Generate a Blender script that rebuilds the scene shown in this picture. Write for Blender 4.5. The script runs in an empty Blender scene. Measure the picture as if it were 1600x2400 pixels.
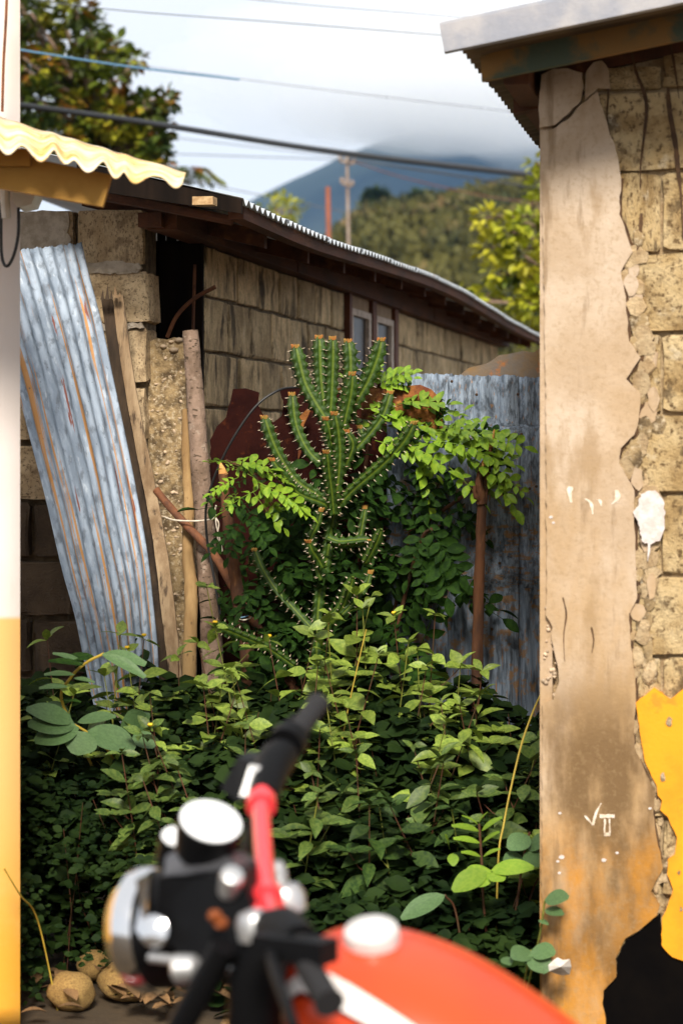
import bpy, bmesh, math, random
from mathutils import Vector, Matrix, noise as mnoise
random.seed(7)
R = math.radians
sc = bpy.context.scene
COL = sc.collection

# ------------------------------------------------------------------ camera, sky, sun, exposure
F, CX, HY, EYE = 5667.0, 800.0, 1030.0, 1.5      # focal length in photo pixels, optical axis, eye height
cam = bpy.data.cameras.new('camera'); cam.sensor_fit = 'VERTICAL'; cam.sensor_height = 36; cam.sensor_width = 24
cam.lens = 85; cam.shift_y = -(1200 - HY) / 2400; cam.clip_start = .1; cam.clip_end = 30000
cam.dof.use_dof = True; cam.dof.focus_distance = 7.75; cam.dof.aperture_fstop = 4.2
co = bpy.data.objects.new('camera', cam); COL.objects.link(co); co.location = (0, 0, EYE); co.rotation_euler = (R(90), 0, 0)
sc.camera = co
SUN_EL, SUN_AZ = 38.0, 181.0                     # azimuth: clockwise from +Y
wd = bpy.data.worlds.new('World'); sc.world = wd; wd.use_nodes = True
nt = wd.node_tree; nt.nodes.clear()
def wn(t, **k):
    n = nt.nodes.new(t)
    for a, b in k.items(): setattr(n, a, b)
    return n
sky = wn('ShaderNodeTexSky', sky_type='NISHITA', sun_disc=False)
sky.sun_elevation = R(SUN_EL); sky.sun_rotation = R(SUN_AZ)
b1 = wn('ShaderNodeBackground'); b1.inputs['Strength'].default_value = .10
b2 = wn('ShaderNodeBackground'); b2.inputs['Strength'].default_value = .60
tc = wn('ShaderNodeTexCoord'); nz = wn('ShaderNodeTexNoise'); nz.inputs['Scale'].default_value = 5; nz.inputs['Detail'].default_value = 5
cr = wn('ShaderNodeValToRGB'); cr.color_ramp.elements[0].position = .3; cr.color_ramp.elements[1].position = .72
cr.color_ramp.elements[0].color = (.95, .957, .965, 1); cr.color_ramp.elements[1].color = (1, 1, 1, 1)
mx = wn('ShaderNodeMixShader'); mx.inputs[0].default_value = .94
wo = wn('ShaderNodeOutputWorld'); L = nt.links.new
L(sky.outputs[0], b1.inputs[0]); L(tc.outputs['Generated'], nz.inputs['Vector']); L(nz.outputs[0], cr.inputs[0]); L(cr.outputs[0], b2.inputs[0])
L(b1.outputs[0], mx.inputs[1]); L(b2.outputs[0], mx.inputs[2]); L(mx.outputs[0], wo.inputs[0])
sl = bpy.data.lights.new('sun', 'SUN'); sl.energy = 3.4; sl.angle = R(14); sl.color = (1, .93, .82)
so = bpy.data.objects.new('sun', sl); COL.objects.link(so); so.location = (0, 0, 30)
sd = Vector((math.sin(R(SUN_AZ)) * math.cos(R(SUN_EL)), math.cos(R(SUN_AZ)) * math.cos(R(SUN_EL)), math.sin(R(SUN_EL))))
so.rotation_euler = sd.to_track_quat('Z', 'Y').to_euler()
sc.view_settings.view_transform = 'Standard'; sc.view_settings.look = 'None'
sc.view_settings.exposure = 0.9; sc.view_settings.gamma = 1
sc.cycles.use_denoising = True; sc.cycles.max_bounces = 8; sc.cycles.volume_bounces = 6; sc.cycles.transparent_max_bounces = 8

# ------------------------------------------------------------------ helpers
def P(x, y, D):                                  # photo pixel + distance -> point
    return Vector(((x - CX) / F * D, D, EYE - (y - HY) / F * D))
def onplane(x, y, p0, n):                        # photo pixel -> point on a plane of the place
    d = Vector(((x - CX) / F, 1, -(y - HY) / F)); c = Vector((0, 0, EYE))
    return c + d * ((p0 - c).dot(n) / d.dot(n))
WM = {}
def link(o, parent=None, m=None):
    COL.objects.link(o); m = m or Matrix.Identity(4)
    if parent is not None:
        o.parent = parent; o.matrix_parent_inverse = WM[parent.name].inverted()
    o.matrix_basis = m; WM[o.name] = m
    return o
def tag(o, label=None, cat=None, group=None, kind=None):
    for k, v in (('label', label), ('category', cat), ('group', group), ('kind', kind)):
        if v: o[k] = v
    return o
def thing(name, loc, label, cat, group=None):
    return tag(link(bpy.data.objects.new(name, None), None, Matrix.Translation(Vector(loc))), label, cat, group)
def mesh(name, v, f, smooth=False, uv=None, col=None):
    me = bpy.data.meshes.new(name); me.from_pydata([tuple(p) for p in v], [], f)
    if smooth: me.polygons.foreach_set('use_smooth', [True] * len(me.polygons))
    if uv:
        ul = me.uv_layers.new(name='UVMap'); li = [0] * len(me.loops); me.loops.foreach_get('vertex_index', li)
        ul.data.foreach_set('uv', [c for i in li for c in uv[i]])
    if col:
        a = me.attributes.new('tint', 'FLOAT', 'POINT'); a.data.foreach_set('value', col)
    me.validate(); me.update(); return me
def obj(name, me, mat, parent=None, m=None, **k):
    o = bpy.data.objects.new(name, me)
    if mat is not None and not me.materials: me.materials.append(mat)
    return tag(link(o, parent, m), **k)
class MB:
    def __init__(s): s.v, s.f, s.uv = [], [], []
    def add(s, v, f):
        n = len(s.v); s.v += [Vector(p) for p in v]; s.f += [tuple(i + n for i in q) for q in f]; return s
    def box(s, c, ax, ay, az):                   # centre and three half-axes
        c, ax, ay, az = map(Vector, (c, ax, ay, az))
        v = [c + ax * i + ay * j + az * k for k in (-1, 1) for j in (-1, 1) for i in (-1, 1)]
        return s.add(v, [(0, 2, 3, 1), (4, 5, 7, 6), (0, 1, 5, 4), (2, 6, 7, 3), (0, 4, 6, 2), (1, 3, 7, 5)])
    def tube(s, pts, rad, n=10, cap=True, jit=0):
        pts = [Vector(p) for p in pts]; rad = rad if isinstance(rad, (list, tuple)) else [rad] * len(pts)
        rings = []; a = None
        for i, p in enumerate(pts):
            d = (pts[min(i + 1, len(pts) - 1)] - pts[max(i - 1, 0)]).normalized()
            a = d.orthogonal() if a is None else a - d * a.dot(d)
            a.normalize(); b = d.cross(a)
            rings.append([p + (a * math.cos(2 * math.pi * k / n) + b * math.sin(2 * math.pi * k / n)) * rad[i] * (1 + random.uniform(-jit, jit)) for k in range(n)])
        v = [q for r in rings for q in r]
        f = [(i * n + k, i * n + (k + 1) % n, (i + 1) * n + (k + 1) % n, (i + 1) * n + k) for i in range(len(pts) - 1) for k in range(n)]
        if cap: f += [tuple(range(n))[::-1], tuple(range((len(pts) - 1) * n, len(pts) * n))]
        return s.add(v, f)
    def lathe(s, c, axis, prof, n=28):           # prof: (distance along axis, radius)
        axis = Vector(axis).normalized(); a = axis.cross(Vector((0, 0, 1)))
        a = a.normalized() if a.length > .05 else Vector((1, 0, 0)); b = axis.cross(a); c = Vector(c)
        v = [c + axis * h + (a * math.cos(2 * math.pi * k / n) + b * math.sin(2 * math.pi * k / n)) * r for h, r in prof for k in range(n)]
        f = [(i * n + k, i * n + (k + 1) % n, (i + 1) * n + (k + 1) % n, (i + 1) * n + k) for i in range(len(prof) - 1) for k in range(n)]
        f += [tuple(range(n))[::-1], tuple(range((len(prof) - 1) * n, len(prof) * n))]
        return s.add(v, f)
    def prism(s, pts, back):                     # flat outline pushed back by a vector
        n = len(pts); back = Vector(back)
        v = [Vector(p) for p in pts] + [Vector(p) + back for p in pts]
        return s.add(v, [tuple(range(n)), tuple(range(2 * n - 1, n - 1, -1))] + [(i, i + n, (i + 1) % n + n, (i + 1) % n) for i in range(n)])
    def build(s, name, mat, parent=None, smooth=False, **k):
        me = mesh(name, s.v, s.f, smooth)
        bm = bmesh.new(); bm.from_mesh(me); bmesh.ops.recalc_face_normals(bm, faces=bm.faces); bm.to_mesh(me); bm.free()
        if smooth:
            me.set_sharp_from_angle(angle=R(38))
        return obj(name, me, mat, parent, **k)
def smoothpath(pts, k=6):                        # Catmull-Rom
    pts = [Vector(p) for p in pts]; q = [pts[0] * 2 - pts[1]] + pts + [pts[-1] * 2 - pts[-2]]; out = []
    for i in range(1, len(q) - 2):
        for j in range(k):
            t = j / k; a, b, c, d = q[i - 1:i + 3]
            out.append(.5 * (2 * b + (c - a) * t + (2 * a - 5 * b + 4 * c - d) * t * t + (3 * b - a - 3 * c + d) * t ** 3))
    return out + [pts[-1]]
def rough(pts, step, amp):                       # break a pixel outline into an uneven one
    out = []
    for i, a in enumerate(pts):
        b = pts[(i + 1) % len(pts)]; n = max(1, int(math.hypot(b[0] - a[0], b[1] - a[1]) / step))
        for j in range(n):
            t = j / n; z = 0 if j == 0 else amp
            out.append((a[0] + (b[0] - a[0]) * t + random.uniform(-z, z), a[1] + (b[1] - a[1]) * t + random.uniform(-z, z)))
    return out

# ------------------------------------------------------------------ materials
def mat(name, c1, c2=None, scale=8, rough=.8, bump=0, bscale=60, metal=0, stretch=(1, 1, 1), lo=.35, hi=.65, layers=(), coat=0, spec=.4,
        trans=0, vary=0, uv=False, speck=None, detail=6, tint=None):
    m = bpy.data.materials.new(name); m.use_nodes = True; t = m.node_tree; b = t.nodes['Principled BSDF']; N = t.nodes.new; K = t.links.new
    tcn = N('ShaderNodeTexCoord'); src = tcn.outputs['UV' if uv else 'Object']
    oi = N('ShaderNodeObjectInfo'); av = N('ShaderNodeVectorMath'); av.operation = 'MULTIPLY_ADD'
    K(oi.outputs['Random'], av.inputs[0]); av.inputs[1].default_value = (37, 53, 71) if vary else (0, 0, 0); K(src, av.inputs[2]); src = av.outputs[0]
    def nzt(sc_, st, det=detail, ro=.6, off=0):
        mp = N('ShaderNodeMapping'); mp.inputs['Scale'].default_value = st; mp.inputs['Location'].default_value = (off, off * 1.7, off * .6); K(src, mp.inputs['Vector'])
        n = N('ShaderNodeTexNoise'); n.inputs['Scale'].default_value = sc_; n.inputs['Detail'].default_value = det; n.inputs['Roughness'].default_value = ro
        K(mp.outputs[0], n.inputs['Vector']); return n.outputs[0]
    def ramp(x, a, bb):
        r = N('ShaderNodeMapRange'); r.inputs['From Min'].default_value = a; r.inputs['From Max'].default_value = bb; r.interpolation_type = 'SMOOTHSTEP'
        K(x, r.inputs['Value']); return r.outputs[0]
    def mixc(f, A, B, mode='MIX'):
        x = N('ShaderNodeMix'); x.data_type = 'RGBA'; x.blend_type = mode
        for i, q in ((0, f), (6, A), (7, B)):
            if hasattr(q, 'links'): K(q, x.inputs[i])
            elif i == 0: x.inputs[0].default_value = q
            else: x.inputs[i].default_value = (*q, 1)
        return x.outputs[2]
    def math_(op, a, bb):
        x = N('ShaderNodeMath'); x.operation = op; x.use_clamp = op != 'MULTIPLY_ADD'
        for i, q in enumerate((a, bb)):
            if hasattr(q, 'links'): K(q, x.inputs[i])
            else: x.inputs[i].default_value = q
        return x.outputs[0]
    c = mixc(ramp(nzt(scale, stretch), lo, hi), c1, c2) if c2 else mixc(0.0, c1, c1)
    for k, ly in enumerate(layers):              # (colour, noise scale, stretch, low, high[, strength[, (axis, from, to)]])
        f = ramp(nzt(ly[1], ly[2], off=3.1 * (k + 1)), ly[3], ly[4]); f = math_('MULTIPLY', f, ly[5] if len(ly) > 5 else 1.0)
        if len(ly) > 6:
            sx = N('ShaderNodeSeparateXYZ'); K(tcn.outputs['UV' if uv else 'Object'], sx.inputs[0]); f = math_('MULTIPLY', f, ramp(sx.outputs[ly[6][0]], ly[6][1], ly[6][2]))
        c = mixc(f, c, ly[0])
    if speck: c = mixc(math_('MULTIPLY', ramp(nzt(speck[1], (1, 1, 1), 3, .7, 9), .5, .68), speck[2]), c, speck[0])
    if tint:
        at = N('ShaderNodeAttribute'); at.attribute_name = 'tint'; c = mixc(at.outputs['Fac'], c, tint)
    if vary:
        hv = N('ShaderNodeHueSaturation'); mr = N('ShaderNodeMapRange'); K(oi.outputs['Random'], mr.inputs['Value'])
        mr.inputs['To Min'].default_value = 1 - vary; mr.inputs['To Max'].default_value = 1 + vary
        K(mr.outputs[0], hv.inputs['Value']); K(c, hv.inputs['Color']); c = hv.outputs[0]
    K(c, b.inputs['Base Color']); b.inputs['Roughness'].default_value = rough; b.inputs['Metallic'].default_value = metal
    b.inputs['Specular IOR Level'].default_value = spec; b.inputs['Coat Weight'].default_value = coat; b.inputs['Coat Roughness'].default_value = .08
    if bump:
        bp = N('ShaderNodeBump'); bp.inputs['Strength'].default_value = min(1, bump); bp.inputs['Distance'].default_value = .012
        K(nzt(bscale, stretch, 8, .7, 5), bp.inputs['Height']); K(bp.outputs[0], b.inputs['Normal'])
    if trans:
        tr = N('ShaderNodeBsdfTranslucent'); K(c, tr.inputs[0]); ms = N('ShaderNodeMixShader'); ms.inputs[0].default_value = trans
        K(b.outputs[0], ms.inputs[1]); K(tr.outputs[0], ms.inputs[2]); K(ms.outputs[0], t.nodes['Material Output'].inputs[0])
    return m
one = (1, 1, 1); drip = (1, 1, .12)
M = dict(
    dirt=mat('dirt', (.035, .024, .013), (.075, .05, .026), 3, .95, .6, 40),
    grimy=mat('grimy', (.085, .058, .036), (.15, .105, .065), 7, .95, .9, 130, layers=[((.03, .02, .013), 6, drip, .5, .66, .8)], vary=.15),  # lower wall rows: shade painted in as darker block colour, with some dirt
    block=mat('block', (.42, .30, .17), (.58, .44, .27), 9, .95, .35, 120, speck=((.13, .085, .045), 95, .95), layers=[((.22, .15, .085), 22, one, .5, .66, .8), ((.10, .07, .04), 7, one, .60, .72, .6)], vary=.12),
    oldblock=mat('oldblock', (.78, .60, .35), (.54, .40, .22), 8, .95, .35, 90, layers=[((.34, .25, .14), 18, (1, 1, .40), .46, .64, .8), ((.06, .042, .024), 9, (1, 1, .40), .54, .66, .85), ((.80, .70, .52), 30, (1, 1, .16), .62, .72, .5), ((.045, .03, .018), 4, (1, 1, .8), .57, .68, .9)], speck=((.12, .08, .045), 80, .5), vary=.26),
    rawblock=mat('rawblock', (.48, .33, .15), (.62, .47, .26), 9, .95, .9, 100, speck=((.11, .06, .022), 60, .95), layers=[((.26, .16, .06), 8, one, .46, .62, .8), ((.08, .05, .025), 15, (1, 1, .6), .57, .67, .8), ((.70, .60, .44), 11, one, .60, .70, .5)], vary=.10),
    mortar=mat('mortar', (.10, .075, .045), (.20, .15, .09), 30, .95, .9, 120),
    palemortar=mat('palemortar', (.62, .53, .42), (.42, .34, .25), 25, .95, .8, 120),
    rubble=mat('rubble', (.40, .28, .14), (.10, .065, .032), 24, .95, .8, 70, speck=((.60, .48, .32), 70, .8)),
    pebble=mat('pebble', (.55, .44, .34), (.40, .27, .14), 20, .7, vary=.3),
    plaster=mat('plaster', (.53, .415, .31), (.43, .315, .21), 5, .9, .3, 45, layers=[((.40, .25, .11), 3.5, (1, 1, .35), .30, .60, .9, (2, 1.95, 1.1)), ((.30, .19, .09), 9, (1, 1, .3), .54, .68, .6), ((.14, .08, .032), 7, (1, 1, .35), .36, .56, .92, (2, 1.0, .72)), ((.48, .20, .016), 5, (1, 1, .5), .34, .56, .92, (2, .60, .40)), ((.18, .11, .05), 15, (1, 1, .16), .60, .70, .6), ((.055, .03, .012), 6, (1, 1, .35), .40, .60, .85, (2, .45, .08))], speck=((.30, .20, .10), 70, .35)),
    chunk=mat('chunk', (.56, .42, .25), (.40, .27, .14), 14, .95, .8, 90, speck=((.16, .10, .05), 80, .5), vary=.15),
    yellow=mat('yellow', (.78, .31, .005), (.66, .245, .005), 7, .7, .15, 60, layers=[((.40, .18, .015), 16, one, .58, .70, .6)]),
    tar=mat('tar', (.0035, .003, .003), (.005, .004, .0035), 10, 1, 0, 60, spec=0),
    stain=mat('stain', (.045, .022, .010), (.10, .05, .02), 30, .85),
    white=mat('white', (.66, .60, .57), (.54, .46, .42), 60, .8, .3, 90),
    chalk=mat('chalk', (.74, .66, .56), (.58, .46, .33), 60, .9),
    colpaint=mat('colpaint', (.80, .715, .67), (.77, .68, .62), 5, .85, .08, 80, layers=[((.84, .47, .16), 1.2, one, .0, .05, 1.0, (2, 1.052, 1.035)), ((.80, .37, .035), 3, one, .2, .5, 1, (2, .75, .1)), ((.5, .36, .22), 6, (1, 1, .2), .62, .75, .3)]),
    zinc=mat('zinc', (.36, .43, .52), (.20, .25, .32), 4, .55, .2, 60, metal=.12, uv=True, stretch=(4, 1.6, 1), layers=[((.11, .13, .16), 8, (2, 1.8, 1), .52, .66, .75), ((.58, .64, .70), 11, (3, 1.4, 1), .58, .70, .6), ((.46, .20, .03), 1.2, (30, .6, 1), .585, .615, .9), ((.20, .04, .012), 2.6, (8, .8, 1), .655, .68, .95), ((.06, .05, .05), 26, (2, 2, 1), .66, .70, .8)]),
    fencezinc=mat('fencezinc', (.27, .33, .41), (.14, .18, .235), 4, .6, .2, 60, metal=.1, uv=True, stretch=(6, 2, 1), layers=[((.06, .075, .095), 5, (3, 2, 1), .48, .64, .85), ((.42, .47, .53), 8, (8, 1.2, 1), .57, .70, .6), ((.36, .17, .04), 5, (5, 2, 1), .60, .67, .85), ((.30, .15, .04), 3, (2, 8, 1), .52, .62, .8, (1, 1.08, 1.14)), ((.018, .020, .024), 4, (2, 2, 1), .5, .68, .7), ((.10, .03, .015), 22, (2, 2, 1), .66, .70, .8)]),
    rustedge=mat('rustedge', (.22, .13, .05), (.13, .13, .13), 5, .7, .3, 50, metal=.2, layers=[((.42, .14, .02), 12, one, .55, .66, .9)]),
    maroon=mat('maroon', (.014, .0026, .0020), (.026, .0055, .0035), 9, .9, .4, 40, spec=.1, layers=[((.07, .018, .006), 30, one, .60, .70, .6)]),
    rust=mat('rust', (.13, .032, .010), (.30, .11, .022), 22, .85, .8, 70, layers=[((.42, .19, .04), 60, one, .56, .7, .8)]),
    rustpipe=mat('rustpipe', (.20, .075, .03), (.10, .04, .02), 25, .8, .5, 80),
    redwood=mat('redwood', (.12, .038, .012), (.06, .021, .008), 10, .8, .5, 50, stretch=(1, .12, 1), layers=[((.20, .075, .022), 12, (1, .1, 1), .56, .7, .6)]),
    cutwood=mat('cutwood', (.55, .38, .20), (.34, .20, .09), 30, .85, .4, 80),
    plank=mat('plank', (.40, .285, .17), (.20, .125, .065), 16, .9, .9, 50, stretch=(1, 1, .07), layers=[((.05, .03, .018), 26, (1, 1, .06), .55, .66, .9)]),
    darkplank=mat('darkplank', (.060, .038, .022), (.025, .016, .010), 22, .95, .8, 50, stretch=(1, 1, .08)),
    bark=mat('bark', (.30, .205, .15), (.16, .105, .07), 20, .95, .8, 60, stretch=(1, 1, .6), layers=[((.06, .038, .022), 34, (1, 1, 2.2), .56, .64, .9), ((.46, .36, .28), 26, one, .58, .68, .6)]),
    stick=mat('stick', (.36, .23, .10), (.24, .14, .055), 14, .9, .5, 60, stretch=(1, 1, .15), layers=[((.06, .03, .015), 40, (1, 1, .4), .62, .7, .8)]),
    branch=mat('branch', (.13, .05, .019), (.045, .018, .008), 22, .85, .6, 60, stretch=(1, 1, .25), layers=[((.26, .12, .045), 30, (1, 1, .3), .60, .70, .7)]),
    freshcut=mat('freshcut', (.62, .33, .10), (.45, .20, .05), 40, .8, .3, 80),
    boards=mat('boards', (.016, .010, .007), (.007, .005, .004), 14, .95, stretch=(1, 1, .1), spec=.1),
    cactus=mat('cactus', (.008, .030, .004), (.022, .062, .008), 22, .5, .35, 60, spec=.3, tint=(.19, .26, .022)),
    cactip=mat('cactip', (.40, .13, .03), (.30, .20, .04), 60, .7),
    spine=mat('spine', (.70, .62, .48), (.35, .22, .12), 90, .6),
    leaf_lime=mat('leaf_lime', (.13, .25, .018), (.24, .36, .026), 9, .45, vary=.25, trans=.22),
    leaf_bush=mat('leaf_bush', (.009, .028, .004), (.024, .060, .007), 9, .7, spec=.12, vary=.30, trans=.18),  # darkened bush leaf, the inner shade is in the colour
    leaf_weed=mat('leaf_weed', (.12, .185, .024), (.23, .30, .045), 8, .5, vary=.32, trans=.15),
    leaf_mature=mat('leaf_mature', (.045, .085, .016), (.105, .150, .030), 8, .5, spec=.3, vary=.35, trans=.12),  # weed leaf dimmed for the middle tier, shade put into the colour
    leaf_low=mat('leaf_low', (.016, .038, .008), (.042, .075, .014), 8, .6, spec=.2, vary=.35, trans=.1),  # weed leaf for the lowest tier, deeper shade put into the colour
    leaf_under=mat('leaf_under', (.005, .014, .003), (.018, .036, .0065), 6, .7, spec=.1, trans=.06),  # undergrowth and creeper: shadow near the ground painted into the leaf colour
    leaf_big=mat('leaf_big', (.060, .115, .040), (.085, .155, .055), 14, .5, .1, 80, vary=.15, trans=.12, layers=[((.10, .17, .06), 30, one, .58, .7, .5)]),
    leaf_bright=mat('leaf_bright', (.17, .30, .025), (.24, .36, .035), 10, .45, vary=.15, trans=.3),
    leaf_tree=mat('leaf_tree', (.020, .042, .006), (.10, .135, .010), 1.5, .5, trans=.2, layers=[((.30, .29, .016), 1.4, one, .52, .62, .85), ((.33, .10, .010), 2.6, one, .55, .63, .7)]),
    leaf_gold=mat('leaf_gold', (.30, .34, .020), (.44, .40, .025), 2, .5, trans=.25, layers=[((.08, .14, .012), 1.7, one, .54, .66, .9)]),
    leaf_hill=mat('leaf_hill', (.026, .032, .006), (.085, .075, .010), .06, .8, layers=[((.20, .13, .055), .10, one, .56, .66, .7), ((.018, .030, .010), .12, one, .54, .66, .8)]),
    leaf_far=mat('leaf_far', (.028, .055, .022), (.045, .075, .026), .6, .8),
    stem_red=mat('stem_red', (.11, .035, .018), (.07, .04, .016), 20, .7), stem_green=mat('stem_green', (.20, .20, .03), (.12, .14, .025), 20, .6), stem_gold=mat('stem_gold', (.46, .33, .045), (.34, .24, .03), 20, .6),
    petal=mat('petal', (.80, .50, .02), None, rough=.6),
    stone=mat('stone', (.36, .225, .07), (.24, .14, .045), 9, .85, .5, 40, layers=[((.09, .055, .02), 14, one, .55, .68, .8)], vary=.12),
    litter=mat('litter', (.20, .11, .045), (.12, .065, .025), 20, .9, vary=.35),
    canopy=mat('canopy', (.74, .47, .16), (.84, .70, .48), 9, .75, .15, 50, layers=[((.50, .25, .04), 12, one, .54, .66, .85), ((.30, .14, .03), 20, one, .62, .70, .7)]),
    ochre=mat('ochre', (.42, .225, .045), (.34, .17, .03), 9, .8, .15, 60),
    plastic=mat('plastic', (.66, .65, .60), (.55, .53, .47), 20, .5), cable=mat('cable', (.012, .012, .012), rough=.5), wire=mat('wire', (.10, .10, .11), rough=.6),
    string=mat('string', (.72, .64, .52), (.55, .46, .36), 60, .8), bluewire=mat('bluewire', (.12, .25, .38), rough=.5),
    flashing=mat('flashing', (.24, .25, .29), (.36, .345, .35), 7, .6, .15, 60, metal=.2, layers=[((.62, .32, .13), 6, one, .60, .70, .8), ((.22, .23, .26), 12, one, .6, .72, .5)]),
    greenboard=mat('greenboard', (.065, .085, .055), (.22, .115, .03), 9, .8, .2, 60, lo=.44, hi=.6),
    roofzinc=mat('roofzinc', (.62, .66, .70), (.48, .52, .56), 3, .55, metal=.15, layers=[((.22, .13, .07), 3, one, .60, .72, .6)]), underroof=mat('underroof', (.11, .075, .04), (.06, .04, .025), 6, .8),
    frame=mat('frame', (.17, .050, .018), (.11, .035, .014), 12, .7), sash=mat('sash', (.74, .62, .52), (.50, .40, .32), 20, .7), ply=mat('ply', (.42, .30, .19), (.32, .21, .12), 10, .8),
    glass=mat('glass', (.025, .018, .012), rough=.35, spec=.12),
    tank=mat('tank', (.56, .040, .006), (.62, .055, .008), 3, .32, coat=.25), tankdark=mat('tankdark', (.16, .006, .006), rough=.3, coat=.5), stripe=mat('stripe', (.80, .74, .70), rough=.4),
    redbar=mat('redbar', (.74, .045, .055), rough=.28, coat=.5), black=mat('black', (.0035, .0035, .004), rough=.5, spec=.12), rubber=mat('rubber', (.018, .017, .018), rough=.7, spec=.25),
    chrome=mat('chrome', (.75, .75, .76), rough=.12, metal=1), alu=mat('alu', (.60, .59, .58), (.5, .5, .5), 20, .38, metal=.8), darkmetal=mat('darkmetal', (.10, .10, .11), (.05, .05, .055), 12, .4, metal=.5), cap=mat('cap', (.72, .70, .68), (.60, .58, .56), 30, .35, metal=.3), dial=mat('dial', (.86, .87, .88), rough=.3, coat=.6), amber=mat('amber', (.20, .05, .01), rough=.3),
    lens=mat('lens', (.28, .19, .07), rough=.12, coat=.5), seat=mat('seat', (.035, .035, .038), rough=.55),
    pole=mat('pole', (.34, .27, .22), (.24, .17, .13), 3, .9), rustpole=mat('rustpole', (.30, .10, .06), (.22, .08, .05), 3, .9),
    mountain=mat('mountain', (.012, .022, .018), (.022, .034, .024), .004, .95), hill=mat('hill', (.05, .045, .018), (.13, .09, .04), .05, .95),
    paper=mat('paper', (.72, .68, .62), (.55, .50, .43), 30, .7),
)

# ------------------------------------------------------------------ ground, hill, mountain, air
C10, S10 = math.cos(R(10)), math.sin(R(10))
U, V, Z = Vector((S10, C10, 0)), Vector((C10, -S10, 0)), Vector((0, 0, 1))    # along the alley, across the fronts, up
def grid(nx, ny, fn): 
    v = [fn(i / nx, j / ny) for j in range(ny + 1) for i in range(nx + 1)]
    return v, [(j * (nx + 1) + i, j * (nx + 1) + i + 1, (j + 1) * (nx + 1) + i + 1, (j + 1) * (nx + 1) + i) for j in range(ny) for i in range(nx)]
gv, gf = [], []
xs = [-9000, -3000, -600, -100, -20] + [i * .25 - 5 for i in range(41)] + [20, 100, 600, 3000, 9000]
ys = [-9000, -1000, -60, -6] + [i * .25 for i in range(61)] + [30, 100, 600, 3000, 9000]
for y in ys:
    for x in xs:
        nearby = abs(x) < 5 and 5.4 < y < 8.5
        gv.append((x, y, .05 * mnoise.noise((x * 2, y * 2, 3)) - .01 if nearby else -.01))
gf = [(j * len(xs) + i, j * len(xs) + i + 1, (j + 1) * len(xs) + i + 1, (j + 1) * len(xs) + i) for j in range(len(ys) - 1) for i in range(len(xs) - 1)]
obj('ground', mesh('ground', gv, gf, True), M['dirt'], kind='structure', label='bare brown earth under the weeds and stones')

def prof(tab, x):
    for (a, p), (b, q) in zip(tab, tab[1:]):
        if a <= x <= b: return p + (q - p) * (x - a) / (b - a)
    return tab[0][1] if x < tab[0][0] else tab[-1][1]
MT = [(-600, 640), (200, 590), (480, 505), (560, 478), (620, 447), (680, 417), (720, 400), (760, 381), (800, 360), (860, 337), (920, 315), (1000, 300), (1100, 298), (1200, 315), (1300, 335), (1500, 400), (2200, 560)]
def mtn(a, b):
    x = -600 + 2800 * a; D = 2600 + 2600 * b; k = 1 - abs(D - 4000) / 1400 if D < 4000 else 1 - (D - 4000) / 1300
    top = P(x, prof(MT, x), 4000); n = mnoise.fractal((top.x * .004, D * .004, 0), 1, 2, 5)
    return Vector((top.x * D / 4000, D, max(-5, (top.z * max(0, k) ** .8 - 3 + n * 22 * (1 - max(0, k) ** 6)) if k > 0 else -5)))
v, f = grid(150, 50, mtn)
obj('mountain', mesh('mountain', v, f, True), M['mountain'], kind='structure', label='hazy blue mountain with its top lost in cloud')

HT = [(300, 760), (760, 700), (800, 600), (820, 590), (860, 556), (930, 540), (1000, 535), (1060, 522), (1150, 505), (1300, 470), (1600, 430), (2200, 430)]
def hillp(x, b):
    D = 150 + 230 * b; k = min(1, max(0, (D - 150) / 150)); top = P(x, prof(HT, x), 300)
    return Vector((top.x * D / 300, D, -3 + (top.z + 3) * math.sin(k * math.pi / 2) ** .9 + mnoise.fractal((top.x * .08, D * .08, 4), 1, 2, 4) * 1.3 * k))
v, f = grid(90, 40, lambda a, b: hillp(300 + 1900 * a, b))
obj('hill', mesh('hill', v, f, True), M['hill'], kind='structure', label='dry brown hillside under green scrub')

LEAFV = [(0, 0, 0), (.30, .30, .06), (.32, .62, .05), (0, 1, -.06), (-.32, .62, .05), (-.30, .30, .06), (0, .32, -.03), (0, .64, -.03)]
LEAFF = [(0, 1, 6), (1, 2, 7, 6), (2, 3, 7), (0, 6, 5), (5, 6, 7, 4), (4, 7, 3)]
LEAF4V = [(0, 0, 0), (.3, .5, .07), (0, 1, 0), (-.3, .5, .07)]; LEAF4F = [(0, 1, 2), (0, 2, 3)]
def leafm(base, d, up, s, w=1.0):
    y = Vector(d).normalized(); x = y.cross(Vector(up)); x = x.normalized() if x.length > .01 else y.orthogonal().normalized(); z = x.cross(y)
    m = Matrix((x * s * w, y * s, z * s)).transposed().to_4x4(); m.translation = base
    return m
class Leaves:
    def __init__(s): s.v, s.f = [], []
    def put(s, base, d, up, size, w=1.0, low=False):
        m = leafm(base, d, up, size, w); n = len(s.v)
        s.v += [m @ Vector(p) for p in (LEAF4V if low else LEAFV)]; s.f += [tuple(i + n for i in q) for q in (LEAF4F if low else LEAFF)]
    def build(s, name, mt, parent=None, **k): return obj(name, mesh(name, s.v, s.f, True), mt, parent, **k)
def rnd(): 
    while 1:
        q = Vector((random.uniform(-1, 1), random.uniform(-1, 1), random.uniform(-1, 1)))
        if .02 < q.length < 1: return q
lv = Leaves()
for _ in range(11000):
    x = random.uniform(760, 1420); b = random.random() ** 1.4 * .78; c = hillp(x, b)
    s = random.uniform(1.0, 2.4)
    for _ in range(9):
        q = rnd(); lv.put(c + Vector((q.x, q.y, abs(q.z) * 1.0)) * s, rnd() + Vector((0, 0, .5)), rnd(), random.uniform(.6, 1.3), low=True)
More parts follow.
